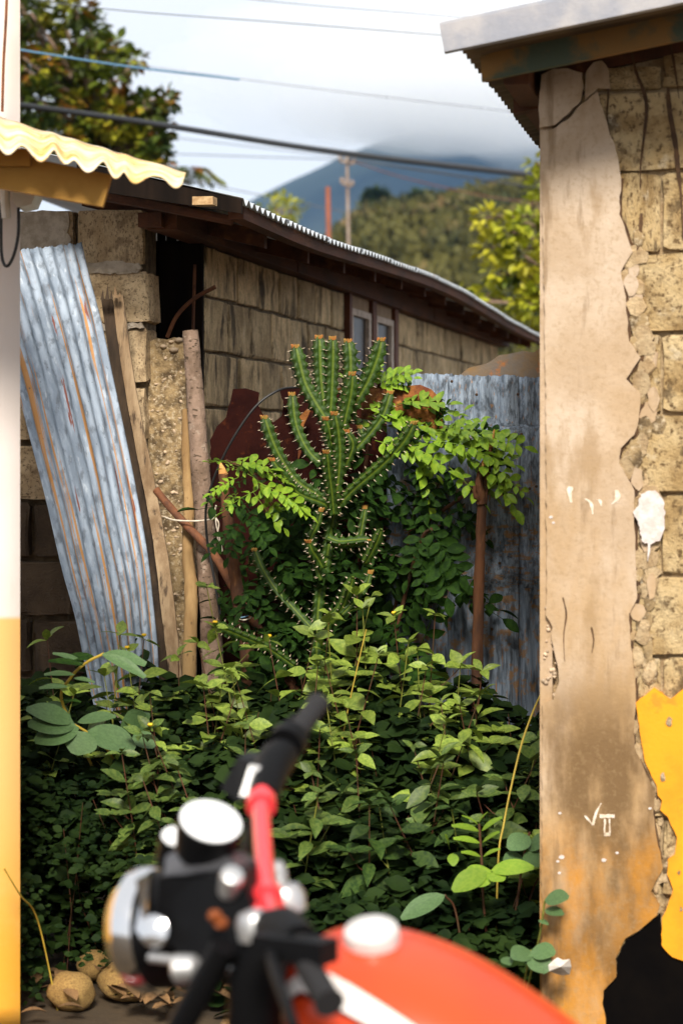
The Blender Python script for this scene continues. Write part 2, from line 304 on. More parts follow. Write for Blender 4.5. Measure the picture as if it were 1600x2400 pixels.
lv.build('hillside_scrub', M['leaf_hill'], kind='stuff', label='mass of olive green scrub covering the far hillside', category='scrub') if False else tag(lv.build('hillside_scrub', M['leaf_hill']), 'mass of olive green scrub covering the far hillside', 'scrub', None, 'stuff')

def tree(name, base, trunk, clumps, leafmat, lsize, per, label, group=None, cat='tree', spread=1.0, low=False, bark='bark'):
    t = thing(name, base, label, cat, group); mb = MB()
    tp = smoothpath(trunk, 5); mb.tube(tp, [.10 * trunk_w * (1 - .75 * i / len(tp)) for i in range(len(tp))], 8, jit=.06) if (trunk_w := (Vector(trunk[-1]) - Vector(trunk[0])).length * .35) else 0
    lv = Leaves()
    for c, r in clumps:
        c = Vector(c); near = min(tp, key=lambda p: (p - c).length + max(0, p.z - c.z) * 2)
        mid = (near + c) / 2 + rnd() * r * .3; mb.tube(smoothpath([near, mid, c], 4), [.012 * trunk_w + .012 * r * (1 - i / 9) for i in range(9)], 5, cap=False)
        for _ in range(int(per * r * r)):
            q = rnd(); q = q.normalized() * q.length ** .45 * r; q.z *= .8
            lv.put(c + q, q + Vector((0, 0, -.15 * r)) + rnd() * r * .6, Vector((0, 0, 1)) + rnd() * .7, lsize * random.uniform(.7, 1.25), .9, low)
    mb.build('trunk', M[bark], t, True); lv.build('crown', leafmat, t)
    return t
# big tree beyond the block house
D = 30; cl = []
for x, y, r in [(60, 40, 70), (110, 95, 75), (175, 20, 60), (210, 75, 55), (70, 160, 80), (150, 170, 80), (215, 150, 55), (255, 110, 45), (275, 195, 55), (300, 140, 35), (100, 250, 90), (200, 255, 85), (290, 265, 70), (345, 250, 50), (365, 300, 45), (385, 240, 32), (120, 330, 80), (220, 345, 85), (310, 350, 60), (355, 370, 45), (40, 330, 80), (-40, 100, 100), (-60, 230, 110), (10, -40, 80), (140, -50, 60), (400, 262, 20), (70, 400, 70), (180, 410, 70), (300, 395, 60), (365, 405, 38), (335, 330, 60), (250, 300, 60)]:
    for k in range(2): cl.append((P(x + random.uniform(-18, 18), y + random.uniform(-14, 14), D + random.uniform(-.9, .9)), r * .62 / F * D))
tree('leafy_tree', (-3.4, 30, 0), [(-3.4, 30, 0), (-3.35, 30, 2), (-3.3, 30.1, 4), (-3.1, 30, 5.6)], cl, M['leaf_tree'], .15, 2300, 'tall dark green tree with rust coloured new leaves behind the yellow awning')
D = 26; cl = []
for x, y, r in [(1140, 510, 32), (1190, 540, 40), (1150, 580, 42), (1230, 520, 40), (1230, 600, 60), (1170, 640, 42), (1140, 690, 34), (1100, 705, 28), (1200, 700, 50), (1260, 740, 60), (1190, 600, 40), (1070, 690, 20), (1290, 640, 80), (1330, 540, 90), (1255, 380, 26), (1270, 440, 34), (1240, 480, 22), (1280, 700, 80), (1225, 770, 40)]:
    cl.append((P(x, y, D + random.uniform(-.5, .5)), r * .78 / F * D))
tree('bright_tree', (2.9, 26, 0), [(2.9, 26, 0), (2.8, 26, 1.4), (2.6, 26, 2.6), (2.4, 26, 4.2)], cl, M['leaf_gold'], .12, 2600, 'bright yellow green tree between the roof and the cracked house')
for x, y, r, lb in [(890, 480, 42, 'round dark tree on the crest of the scrubby hill'), (978, 470, 34, 'narrower dark tree beside the round one on the hill crest'), (1035, 478, 26, 'low dark tree at the end of the crest trees')]:
    D = 285; c = P(x, y, D); s = D / F; b = hillp(x, .59)
    cl = [(c + Vector((rnd().x * r * .5 * s, rnd().y * r * .4 * s, rnd().z * r * .5 * s)), r * .6 * s) for _ in range(7)]
    tree('crest_tree', (c.x, D, c.z - r * s * 1.6), [(c.x, D, c.z - r * s * 1.6), (c.x, D, c.z - r * s * .6), (c.x, D, c.z)], cl, M['leaf_far'], .75, 130, lb, 'trees on the hill crest', low=True)
D = 60; c = P(660, 520, D); cl = [(c + rnd() * .35 + Vector((0, 0, .2)), .42) for _ in range(6)] + [(P(680, 490, D), .25), (P(640, 500, D), .22)]
tree('thin_tree', (c.x, D, 0), [(c.x, D, 0), (c.x, D, 3.2), (c.x + .1, D, 6.2)], cl, M['leaf_gold'], .22, 160, 'small thin yellowish tree showing just over the corrugated eave', low=True)
D = 34; fr = thing('palm_tree', (P(440, 430, D).x, D, 0), 'small palm showing its fronds beyond the roof ridge by the big tree', 'palm')
c = P(438, 440, D); MB().tube(smoothpath([(c.x, D, 0), (c.x + .1, D, 2.5), c], 5), [.09 - .002 * i for i in range(11)], 8, jit=.05).build('trunk', M['bark'], fr, True)
for k in range(9):
    a = k * .7; pth = smoothpath([c, c + Vector((math.cos(a) * .2, math.sin(a) * .2, .28)), c + Vector((math.cos(a) * .48, math.sin(a) * .48, .12))], 6); lv = Leaves()
    for i, p in enumerate(pth[1:]):
        t = (pth[min(i + 2, len(pth) - 1)] - pth[i]).normalized(); sd_ = t.cross(Z).normalized()
        for sg in (-1, 1): lv.put(p, sd_ * sg + t * .6 - Z * .4, Z, .22, .4, True)
    lv.build('frond', M['leaf_tree'], fr)

# poles and wires
def pole(name, x0, y0, x1, D, r, mt, label, group=None, arm=None):
    top = P(x0, y0, D); bx = P(x1, 560, D).x; t = thing(name, (bx, D, 0), label, 'pole', group)
    MB().tube([(bx, D, -.1), (top.x, D, top.z)], [r, r * .8], 10).build('shaft', M[mt], t, True)
    if arm:
        for k, (dy, w) in enumerate(arm):
            a = P(x0 - w, y0 + dy, D - r * 1.6); b = P(x0 + w, y0 + dy + 6, D - r * 1.6); MB().tube([a, b], .035, 6).build('crossarm', M[mt], t)
            for p in (a, (a + b) / 2, b): MB().lathe(p, Z, [(0, .02), (.05, .05), (.10, .05), (.15, .03)], 8).build('insulator', M['pole'], t)
    return t
pole('utility_pole', 813, 368, 826, 62, .05, 'pole', 'slim pale utility pole with crossarm where the wires meet', arm=[(10, 16), (62, 12)])
pole('iron_post', 768, 438, 781, 45, .06, 'rustpole', 'plain rusty red post standing beyond the corrugated eave')
WIRES = [('heavy black bundled cable crossing before the mountain', 15, 'cable', [(-200, 212, 18), (48, 246, 19), (380, 293, 21), (800, 358, 26), (1265, 412, 33), (1500, 436, 38)]),
    ('black cable dropping away just under the heavy bundle', 5, 'cable', [(815, 372, 62), (1000, 401, 50), (1265, 441, 40), (1500, 470, 35)]),
    ('thin brown wire sagging from the utility pole to the hill', 3.2, 'rustpole', [(815, 374, 62), (960, 420, 80), (1150, 462, 110), (1300, 480, 140)]),
    ('teal wire passing before the tall dark tree', 5, 'bluewire', [(-150, 88, 16), (48, 117, 16.5), (310, 157, 17.5), (560, 186, 18.5), (900, 232, 20), (1400, 300, 24)][:4]),
    ('thin grey wire high in the sky above the house', 2.6, 'wire', [(-100, -30, 15), (240, 20, 16), (650, 52, 17), (1030, 82, 18), (1500, 118, 19)]),
    ('faint grey wire highest in the sky', 1.8, 'wire', [(300, -40, 15), (620, 2, 16), (1000, 34, 17), (1500, 76, 18)]),
    ('thin wire running level to the crossarm from the tall tree', 2.4, 'wire', [(-200, 335, 34), (390, 360, 48), (800, 374, 61.8)]),
    ('thin wire just beneath the heavy bundle near the tall tree', 2.2, 'wire', [(-200, 250, 30), (370, 318, 46), (800, 368, 61.8)]),
    ('lowest thin wire crossing the mountain beside the iron post', 2.2, 'wire', [(300, 395, 60), (650, 465, 62), (826, 500, 62)]),
    ('faint wire hanging midway in the empty sky', 1.5, 'wire', [(300, 150, 24), (800, 215, 26), (1400, 285, 28)])]
for lb, w, mt, pts in WIRES:
    q = smoothpath([P(*p) for p in pts], 8)
    tag(MB().tube(q, [w / 2 / F * p.y for p in q], 6).build('overhead_wire', M[mt], None, True), lb, 'wire', 'overhead wires')

# ------------------------------------------------------------------ shared pieces
def rough_block(name, seed, sx, sy, sz, amp=.004, n=(5, 2, 3)):
    rs = random.Random(seed); bm = bmesh.new(); bmesh.ops.create_cube(bm, size=1)
    bmesh.ops.bevel(bm, geom=bm.edges[:], offset=.03, segments=1, affect='EDGES')
    bmesh.ops.subdivide_edges(bm, edges=[e for e in bm.edges if e.calc_length() > .5], cuts=2, use_grid_fill=True)
    for q in bm.verts: q.co = Vector((q.co.x * sx + rs.uniform(-amp, amp), q.co.y * sy + rs.uniform(-amp, amp), q.co.z * sz + rs.uniform(-amp, amp)))
    me = bpy.data.meshes.new(name); bm.to_mesh(me); bm.free(); return me
def frame_m(o, x, y, z): 
    m = Matrix((x, y, z)).transposed().to_4x4(); m.translation = o; return m
def lay_block(meshes, wall, mt, c, along, out, ln, ht=1.0, tilt=.006):
    m = frame_m(c, along * ln, out * 1.0, Z * ht) @ Matrix.Rotation(random.uniform(-tilt, tilt), 4, 'Y')
    me = random.choice(meshes); return obj('block', me, mt, wall, m)
def corrugated(name, A, B, n_along, pitch, amp, wdir, mt, parent=None, across=4, wobble=0, thick=.0012, uvs=(1, 1), taper=0, uneven=0, **k):
    """sheet between edge curve A(s) and edge curve B(s): waves run from A to B; wdir(s) gives the wave direction"""
    v, f, uv = [], [], []
    for i in range(n_along + 1):
        s = i / n_along
        for j in range(across + 1):
            t = j / across; p = A(s).lerp(B(s), t); w = math.cos(2 * math.pi * (s * pitch + uneven * mnoise.noise((s * pitch * .6, 2, 7)))) * amp * (1 - taper * t) * (1 + 1.2 * uneven * mnoise.noise((s * pitch * .45, 5, 3)))
            p = p + wdir * (w + wobble * mnoise.noise((s * 9, t * 4, len(name)))); v.append(p); uv.append((s * uvs[0], t * uvs[1]))
    f = [(i * (across + 1) + j, (i + 1) * (across + 1) + j, (i + 1) * (across + 1) + j + 1, i * (across + 1) + j + 1) for i in range(n_along) for j in range(across)]
    o = obj(name, mesh(name, v, f, True, uv), mt, parent, **k); sm = o.modifiers.new('thickness', 'SOLIDIFY'); sm.thickness = thick; return o

# ------------------------------------------------------------------ block house on the left
bh = thing('block_house', (-1.2, 10, 0), 'weathered concrete block house with corrugated roof and brown window', 'house')
W0 = Vector((-.4896, 8.67, 0)); OUT = V
LEN = 9.6
side = MB().box(W0 + U * (LEN / 2) - V * .085 + Z * 1.1, U * (LEN / 2), V * .07, Z * 1.1).build('side_wall', M['mortar'], bh)
SB = [rough_block('block', 30 + k, .388, .15, .187, .0035) for k in range(4)]
WT0, WT1 = 2.91, 4.46
for r in range(8):
    z0 = .617 + .2 * r; ht = .91 if r == 7 else 1.0; off = (.2 if r % 2 else 0) + random.uniform(-.03, .03); t = -off
    while t < LEN:
        a, b = max(t, 0), min(t + .4, LEN); t += .4
        if z0 > 1.0:
            if a < WT0 < b: b = WT0
            if a < WT1 < b: a = WT1
            if a >= WT0 - .001 and b <= WT1 + .001: continue
        if b - a < .06: continue
        lay_block(SB, side, M['oldblock'], W0 + U * ((a + b) / 2) - V * (.073 + random.uniform(0, .010)) + Z * (z0 + .1 * ht), U, V, (b - a - .006) / .4, ht)
# end of the wall at the front: jamb boards and opening
FW = Vector((-.671, 8.27, 0)); FN = -U
front = MB().box(FW - V * .75 + U * .10 + Z * 1.13, V * .745, U * .07, Z * 1.13).build('front_wall', M['mortar'], bh)
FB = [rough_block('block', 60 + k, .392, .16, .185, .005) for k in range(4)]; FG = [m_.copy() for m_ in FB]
for r in range(11):
    z0 = .087 + .2 * r; ht = 1.05 if r == 10 else 1; prot = .0 if r == 10 else (.022 if r == 9 else .006 * (r % 3)); b = prot - (0 if r % 2 == 0 else 0)
    edges = [.0, -.245, -.645, -1.045, -1.445] if r % 2 == 0 else [.0, -.40, -.80, -1.2, -1.5]
    for q, (e1, e0) in enumerate(zip(edges, edges[1:])):
        e1 = e1 + (prot if q == 0 else 0)
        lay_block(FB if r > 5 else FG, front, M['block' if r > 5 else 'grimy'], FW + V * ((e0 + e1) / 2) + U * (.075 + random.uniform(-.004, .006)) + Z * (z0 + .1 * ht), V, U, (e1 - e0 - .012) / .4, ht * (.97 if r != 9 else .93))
pm = lambda x, y: onplane(x, y, FW - U * .012, FN)
for k, pts in enumerate([[(40, 497), (120, 494), (160, 497), (163, 520), (157, 545), (168, 562), (160, 575), (40, 585)], [(195, 618), (260, 612), (325, 616), (332, 628), (322, 640), (250, 641), (196, 640)], [(230, 760), (330, 755), (336, 768), (240, 775)]]):
    MB().prism([pm(x, y) for x, y in rough(pts, 9, 3)], U * .02).build('mortar_smear', M['palemortar'], front)
# broken stub of wall below the opening
st = MB(); stub_top = [(326, 812), (335, 798), (352, 801), (366, 792), (392, 796), (408, 790), (432, 797), (436, 815)]
sp_ = lambda x, y: onplane(x, y, Vector((-.6, 8.32, 0)), FN)
poly = [sp_(x, y) for x, y in stub_top] + [Vector((sp_(436, 900).x, sp_(436, 900).y, 0)), Vector((sp_(326, 900).x, sp_(326, 900).y, 0))]
stub = st.prism(poly, U * .16).build('wall_stub', M['rubble'], bh)
PB = []
for k in range(5):
    bm = bmesh.new(); bmesh.ops.create_icosphere(bm, subdivisions=1, radius=1)
    for q in bm.verts: q.co *= random.uniform(.75, 1.15)
    me = bpy.data.meshes.new('pebble'); bm.to_mesh(me); bm.free(); me.polygons.foreach_set('use_smooth', [True] * len(me.polygons)); PB.append(me)
for k in range(110):
    x = random.choice([random.uniform(332, 430), random.uniform(365, 425)]); y = random.uniform(800, 1560); s = random.uniform(.004, .010) * (1.6 if k < 12 else 1)
    p = sp_(x, y) + U * s * random.uniform(.1, .6)
    obj('pebble', random.choice(PB), M['pebble'], stub, Matrix.Translation(p) @ Matrix.Rotation(random.uniform(0, 6), 4, rnd()) @ Matrix.Diagonal((s * 1.3, s, s * .8, 1)))
for x, y, s in [(408, 820, .017), (384, 812, .012), (420, 797, .016), (402, 801, .010)]: obj('pebble', PB[1], M['pebble'], stub, Matrix.Translation(sp_(x, y) - U * .002) @ Matrix.Diagonal((s * 1.2, s, s * .75, 1)))
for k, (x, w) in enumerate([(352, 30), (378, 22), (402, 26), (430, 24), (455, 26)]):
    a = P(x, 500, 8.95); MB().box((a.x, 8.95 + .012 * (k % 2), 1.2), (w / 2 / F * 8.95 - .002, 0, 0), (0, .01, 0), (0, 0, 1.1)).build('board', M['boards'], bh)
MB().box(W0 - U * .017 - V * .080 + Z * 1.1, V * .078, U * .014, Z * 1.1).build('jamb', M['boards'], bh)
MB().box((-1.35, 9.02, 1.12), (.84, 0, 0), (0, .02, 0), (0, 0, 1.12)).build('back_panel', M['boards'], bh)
MB().tube([P(452, 800, 8.5), P(454, 720, 8.5), P(457, 620, 8.5)], .006, 6).build('reinforcing_bar', M['rustpipe'], bh)
MB().tube(smoothpath([P(392, 790, 8.42), P(415, 740, 8.40), P(455, 700, 8.38), P(505, 672, 8.36)], 5), .0075, 6).build('reinforcing_bar', M['rustpipe'], bh)
# timber and roof
EV = Vector((-.3126, 7.7, 2.261)); PIT = .24
def bow(t): return .030 * math.exp(-((t - 5.2) / 2.6) ** 2) * 1.9 - .012 * math.exp(-((t - 1.2) / 1) ** 2)
roof_len = 10.9
nsh = 14
for k in range(nsh):
    t0 = roof_len * k / nsh - (.0 if k == 0 else .04); t1 = roof_len * (k + 1) / nsh; ov = .003 * (k % 2)
    A = lambda s: EV + U * (t0 + (t1 - t0) * s) + Z * (bow(t0 + (t1 - t0) * s) + ov) + V * .0
    B = lambda s: EV + U * (t0 + (t1 - t0) * s) - V * 2.6 + Z * (PIT * 2.6 + bow(t0 + (t1 - t0) * s) + ov)
    corrugated('roof_sheet', A, B, 10 * 8, round((t1 - t0) / .085), .0105, Z, M['roofzinc'], bh, 3)
for k, (pp, hw, hh, o1, o2) in enumerate([(.05, .026, .022, .12, roof_len - .1)]):
    q = [EV + U * (o1 + (o2 - o1) * i / 24) - V * pp + Z * (PIT * pp - .013 - hh + bow(o1 + (o2 - o1) * i / 24)) for i in range(25)]
    mb = MB()
    for a, b in zip(q, q[1:]): mb.box((a + b) / 2, (b - a) / 2 * 1.001, V * hw, Z * hh)
    mb.build('eave_beam', M['redwood'], bh)
for k in range(5):
    a, b = -.62 + 2.1 * k, -.62 + 2.1 * (k + 1) - .004
    MB().box(W0 + U * ((a + b) / 2) + V * (.0 + .004 * (k % 2)) + Z * 2.247, U * ((b - a) / 2), V * .05, Z * .047).build('wall_plate', M['redwood'], bh)
for k in range(13):
    t = .78 + .8 * k; c = EV + U * t - V * .42
    MB().box(c + Z * (PIT * .42 - .075 + bow(t)), U * .022, (V - Z * PIT) * .33, Z * .03).build('rafter', M['redwood'], bh)
MB().tube([P(545, 517, 7.86), P(380, 484, 7.92), P(200, 452, 8.0)], .017, 9, jit=.05).build('verge_pole', M['redwood'], bh, True)
MB().box(P(480, 472, 7.60), V * .033, U * .03, Z * .013).build('purlin_end', M['cutwood'], bh)
MB().box(P(372, 522, 8.14), V * .040, U * .12, Z * .024).build('tie_beam', M['redwood'], bh)
MB().prism([P(430, 433, 7.68), P(566, 467, 7.65), P(566, 500, 7.65), P(180, 440, 7.76), P(180, 378, 7.76)], U * .02).build('barge_board', M['boards'], bh)
# window in the side wall
wn_ = MB().box(W0 + U * ((WT0 + WT1) / 2) - V * .022 + Z * 1.62, U * ((WT1 - WT0) / 2), V * .01, Z * .6).build('window', M['boards'], bh)
for t, w in ((WT0 + .035, .035), (3.66, .06), (WT1 - .06, .06)): MB().box(W0 + U * t - V * .01 + Z * 1.62, U * w, V * .035, Z * .61).build('window_post', M['frame'], wn_)
for a, b in ((WT0 + .08, 3.59), (3.73, WT1 - .13)):
    c = (a + b) / 2; h = (b - a) / 2
    MB().box(W0 + U * c - V * .004 + Z * 2.168, U * h, V * .008, Z * .034).build('panel', M['ply'], wn_)
    for dz, hz in ((2.118, .016), (1.05, .016)): MB().box(W0 + U * c + V * .004 + Z * dz, U * h, V * .014, Z * hz).build('sash_rail', M['sash'], wn_)
    for e in (a + .035, b - .035): MB().box(W0 + U * e + V * .004 + Z * 1.584, U * .034, V * .0135, Z * .517).build('sash_stile', M['sash'], wn_)
    MB().box(W0 + U * c - V * .006 + Z * 1.584, U * (h - .02), V * .003, Z * .53).build('pane', M['glass'], wn_)

# ------------------------------------------------------------------ cracked plaster house on the right
ph = thing('plaster_house', (2, 8, 0), 'house with cracked beige plaster falling off raw blocks and yellow paint', 'house')
A0 = Vector((.495, 6.03, 0)); PN = -U
fp = lambda x, y, o=0: onplane(x, y, A0 + PN * o, PN)
def wtop(s): return 2.40 + .18 * s
core = MB().prism([A0 + V * .004 + U * .02, A0 + V * 3.2 + U * .02, A0 + V * 3.2 + U * .02 + Z * wtop(3.2), A0 + V * .004 + U * .02 + Z * wtop(0)], U * 5)
wall = core.build('wall', M['chunk'], ph)
RB = [rough_block('block', 90 + k, .392, .10, .190, .004) for k in range(4)]
for r in range(13):
    z0 = 2.363 - .2 * r
    if r == 0: z0 = 2.366
    for c in range(7):
        s0 = .30 - .4 + .4 * c + (.2 if r % 2 else 0); s1 = s0 + .4; a = max(s0, .10)
        if s1 - a < .05: continue
        ht = (min(.2, max(.05, wtop((a + s1) / 2) - z0 - .012)) / .2) if r == 0 else 1
        lay_block(RB, wall, M['rawblock'], A0 + V * ((a + s1) / 2) + U * (.047 + random.uniform(0, .005)) + Z * (z0 + .1 * ht), V, U, (s1 - a - .003) / .4, ht * 1.0)
rb = [(1366, 142), (1420, 211), (1424, 299), (1447, 368), (1454, 418), (1450, 502), (1462, 530), (1470, 559), (1481, 590), (1454, 636), (1466, 712), (1473, 800), (1500, 838), (1466, 888), (1500, 923), (1492, 1000), (1485, 1019), (1454, 1050), (1450, 1088), (1485, 1149), (1485, 1237), (1489, 1325), (1492, 1402), (1473, 1440), (1477, 1516), (1485, 1574), (1489, 1650), (1485, 1689), (1485, 1750), (1508, 1803), (1535, 1861), (1529, 1906), (1538, 1967), (1548, 2014), (1552, 2037), (1524, 2091), (1545, 2121), (1538, 2146), (1495, 2182), (1464, 2200), (1441, 2247), (1443, 2290), (1413, 2322), (1410, 2353), (1418, 2388), (1415, 2440)]
lb = [(1268, 2440), (1270, 1650), (1296, 1640), (1309, 1600), (1306, 1560), (1292, 1500), (1294, 1470), (1278, 1442), (1280, 1400), (1279, 1000), (1275, 720), (1266, 308)]
mainp = rb[2:] + lb + [(1300, 300), (1330, 280), (1362, 243), (1398, 214)]
def plate(name, pts, off, th, mt, step=12, amp=1.6, parent=wall):
    return MB().prism([fp(x, y, off) for x, y in rough(pts, step, amp)], U * th).build(name, M[mt], parent)
# the plaster: pushed out in relief, pieces parted by cracks
plate('plaster_slab', mainp, .016, .05, 'plaster', 14, 1.8)
plate('plaster_slab', [(1263, 300), (1262, 238), (1268, 175), (1295, 161), (1330, 160), (1362, 170), (1366, 205), (1358, 238), (1328, 268), (1300, 292)], .021, .05, 'plaster', 10, 1.2)
plate('plaster_slab', [(1372, 168), (1390, 146), (1410, 142), (1424, 160), (1430, 208), (1400, 206), (1370, 236)], .013, .05, 'plaster', 10, 1.2)
MB().prism([A0 + V * .03 + PN * .0, A0 + V * .0 - V * .001 + PN * .0, A0 - V * .001 + U * 3 , A0 + V * .03 + U * 3], Z * 2.35).build('plaster_return', M['plaster'], wall)
plate('plaster_slab', [(1531, 1612), (1489, 1647), (1493, 1673), (1500, 1727), (1510, 1784), (1538, 1842), (1540, 1864), (1550, 1876), (1546, 1899), (1564, 1915), (1571, 1934), (1585, 1962), (1580, 2004), (1564, 2014), (1562, 2049), (1576, 2084), (1564, 2121), (1550, 2152), (1549, 2215), (1574, 2243), (1600, 2252), (1680, 2262), (1900, 2270), (1900, 1560), (1700, 1600), (1640, 1590), (1600, 1616), (1569, 1639)], .014, .04, 'yellow', 12, 1.2)
plate('tar_patch', [(1546, 2140), (1549, 2180), (1551, 2215), (1576, 2245), (1585, 2238), (1600, 2253), (1900, 2275), (1900, 2445), (1415, 2440), (1420, 2388), (1412, 2353), (1415, 2322), (1445, 2290), (1443, 2247), (1466, 2202), (1497, 2184)], .006, .03, 'tar', 10, 1.2)  # plain black patch below the yellow plaster
for x, y, w in [(1567, 1692, 9), (1552, 1822, 9), (1590, 2045, 4), (1594, 2130, 4)]: plate('chip', [(x + w * .8 * math.cos(a) + random.uniform(-2, 2), y + w * 1.2 * math.sin(a) + random.uniform(-2, 2)) for a in [k * .7 for k in range(9)]], .0165, .006, 'rubble', 99, 0)
CK = [(x + 3, y) for x, y in rb[4:34]]
streak_later = CK
for k in range(34):                              # plates of render still clinging beside the slab
    y = 600 + k * 31 + random.uniform(-10, 10); ed = prof([(b, a) for a, b in rb], y); x = ed + random.uniform(16, 40); w, h = random.uniform(12, 30), random.uniform(18, 40)
    if y > 1560: continue
    plate('render_patch', [(x + w * random.uniform(.6, 1.1) * math.cos(a), y + h * random.uniform(.7, 1.1) * math.sin(a)) for a in [j * 2 * math.pi / 9 for j in range(9)]], random.uniform(.006, .011), .02, random.choice(['chunk', 'chunk', 'plaster', 'rubble']), 9, 2)
for k in range(70):                             # loose lumps of mortar and render along the broken edge
    y = random.uniform(540, 2140); ed = prof([(b, a) for a, b in rb], y); x = ed + random.uniform(-2, 46) * (1 if y < 1600 else .35); w = random.uniform(8, 26)
    if 1600 < y and x > ed + 14: continue
    pts = [(x + w * random.uniform(.6, 1.1) * math.cos(a), y + w * random.uniform(.8, 1.6) * math.sin(a)) for a in [j * 2 * math.pi / 8 for j in range(8)]]
    o = .002 + random.uniform(0, .008); c = sum((fp(*p) for p in pts), Vector()) / 8; mb = MB(); n = 8
    fr_ = [fp(a, b, o * .4) for a, b in pts]; top = [fp(x + (a - x) * random.uniform(.6, .85), y + (b - y) * random.uniform(.6, .85), o) for a, b in pts]
    mb.add(fr_ + top, [tuple(range(8, 16))] + [(i, (i + 1) % 8, 8 + (i + 1) % 8, 8 + i) for i in range(8)]).build('plaster_lump', M['chunk' if random.random() < .7 else 'rubble'], wall)
for k in range(26):
    x = random.uniform(1272, 1302); y = random.uniform(1420, 1640); s = random.uniform(.003, .008); obj('pebble', random.choice(PB), M['pebble'], wall, Matrix.Translation(fp(x, y, .002)) @ Matrix.Diagonal((s, s, s, 1)))
def streak(pts, w, mt, off, name, parent=wall):
    q = smoothpath([Vector((x, y, 0)) for x, y in pts], 5); n = len(q); lft, rgt = [], []
    for i, p in enumerate(q):
        ww = w * (.35 + .65 * math.sin(math.pi * min(1, (i + 1) / n + .12))) * random.uniform(.75, 1.2); lft.append((p.x - ww / 2, p.y)); rgt.append((p.x + ww / 2, p.y))
    v = [fp(x, y, off) for x, y in lft + rgt]; f = [(i, i + 1, n + i + 1, n + i) for i in range(n - 1)]
    return obj(name, mesh(name, v, f), M[mt], parent)
for pts, w in [([(1478, 120), (1490, 170), (1508, 215), (1514, 260), (1508, 320), (1500, 390), (1500, 440)], 9), ([(1564, 205), (1568, 260), (1582, 340), (1588, 400), (1596, 470), (1600, 560)], 12), ([(1418, 150), (1424, 215), (1422, 280), (1436, 350)], 5), ([(1570, 100), (1580, 160), (1590, 230)], 6), ([(1502, 500), (1498, 560), (1490, 592)], 9)]:
    streak(pts, w, 'stain', .0062, 'drip_stain')
for pts, w in [([(1262, 301), (1290, 302)], 5), ([(1318, 1400), (1326, 1440), (1320, 1490), (1322, 1550)], 4), ([(1385, 1470), (1390, 1500), (1386, 1530)], 5)]: streak(pts, w, 'stain', .0172, 'crack')
streak(CK, 11, 'stain', .0068, 'crack')
# white paint marks
plate('paint_splat', [(1500, 1158), (1520, 1150), (1538, 1154), (1552, 1170), (1558, 1200), (1556, 1240), (1545, 1268), (1524, 1276), (1505, 1270), (1497, 1240), (1494, 1222), (1482, 1200), (1496, 1180)], .0235, .012, 'white', 6, 3)
streak([(1520, 1270), (1519, 1295), (1516, 1315)], 5, 'white', .0236, 'paint_drip')
for pts, w in [([(1336, 1140), (1334, 1155), (1338, 1178)], 14), ([(1370, 1168), (1384, 1180), (1388, 1205)], 9), ([(1390, 1170), (1404, 1172), (1408, 1186)], 9), ([(1444, 1148), (1446, 1168), (1432, 1182)], 12), ([(1436, 1176), (1452, 1178)], 8)]: streak(pts, w, 'chalk', .0172, 'paint_mark')
for pts, w in [([(1370, 1912), (1388, 1934)], 6), ([(1388, 1934), (1396, 1905), (1408, 1882)], 7)]: streak(pts, w, 'chalk', .0172, 'chalk_mark')
def bar_mark(x0, y0, x1, y1): plate('chalk_mark', [(x0, y0), (x1, y0), (x1, y1), (x0, y1)], .0172, .002, 'chalk', 6, 1)
bar_mark(1404, 1909, 1439, 1917); bar_mark(1414, 1919, 1418, 1957); bar_mark(1426, 1919, 1429, 1957); bar_mark(1414, 1952, 1429, 1959)
for x, y, w in [(1311, 1906, 4), (1315, 2009, 7), (1306, 2019, 4), (1310, 2046, 4), (1414, 2016, 6), (1445, 1999, 4), (1522, 1895, 4), (1290, 1212, 5), (1296, 1225, 4)]: plate('paint_mark', [(x + w * math.cos(a), y + w * .7 * math.sin(a)) for a in [k * .9 for k in range(7)]], .0175, .002, 'white', 99, 0)
# roof of the plaster house
E0 = Vector((.2816, 5.7, 2.423)); PS = .18
for k in range(8):
    t0, t1 = .62 * k - (0 if k == 0 else .03), .62 * (k + 1); ov = .003 * (k % 2)
    A = lambda s: E0 + U * (t0 + (t1 - t0) * s) + Z * ov
    B = lambda s: E0 + U * (t0 + (t1 - t0) * s) + V * 3.3 + Z * (PS * 3.3 + ov)
    corrugated('roof_sheet', A, B, 64, 8, .009, Z, M['underroof'], ph, 3)
RD = (V + Z * PS).normalized(); RU = RD.cross(-U).normalized() if RD.cross(-U).z > 0 else -RD.cross(-U).normalized()
FL = P(1034, 88, 5.63)
pr = [Vector((0, .10, .055)), Vector((0, .02, .040)), Vector((0, 0, .030)), Vector((0, 0, -.034)), Vector((0, .012, -.038))]
v = []
for i in range(13):
    b = FL + RD * (.26 * i) ; 
    v += [b + U * q.y + RU * (q.z + .003 * mnoise.noise((i * .9, q.z * 30, 1))) for q in pr]
fl = obj('flashing', mesh('flashing', v, [(i * 5 + j, i * 5 + j + 1, (i + 1) * 5 + j + 1, (i + 1) * 5 + j) for i in range(12) for j in range(4)]), M['flashing'], ph)
fl.modifiers.new('thickness', 'SOLIDIFY').thickness = .003
MB().prism([P(1125, 108, 5.80), P(1128, 190, 5.80), P(1128, 190, 5.80) + RD * 2.9, P(1125, 108, 5.80) + RD * 2.9], U * .025).build('barge_board', M['greenboard'], ph)
for t, hz in ((.62, .03), (1.5, .03), (2.4, .03)): MB().box(E0 + U * (t + .02) + V * .5 + Z * (PS * .5 - .055), U * .03, (V + Z * PS) * .44, Z * hz).build('rafter', M['redwood'], ph)
MB().box(A0 + U * 1.4 - V * .045 + Z * 2.40, U * 1.55, V * .03, Z * .035).build('wall_plate', M['redwood'], ph)
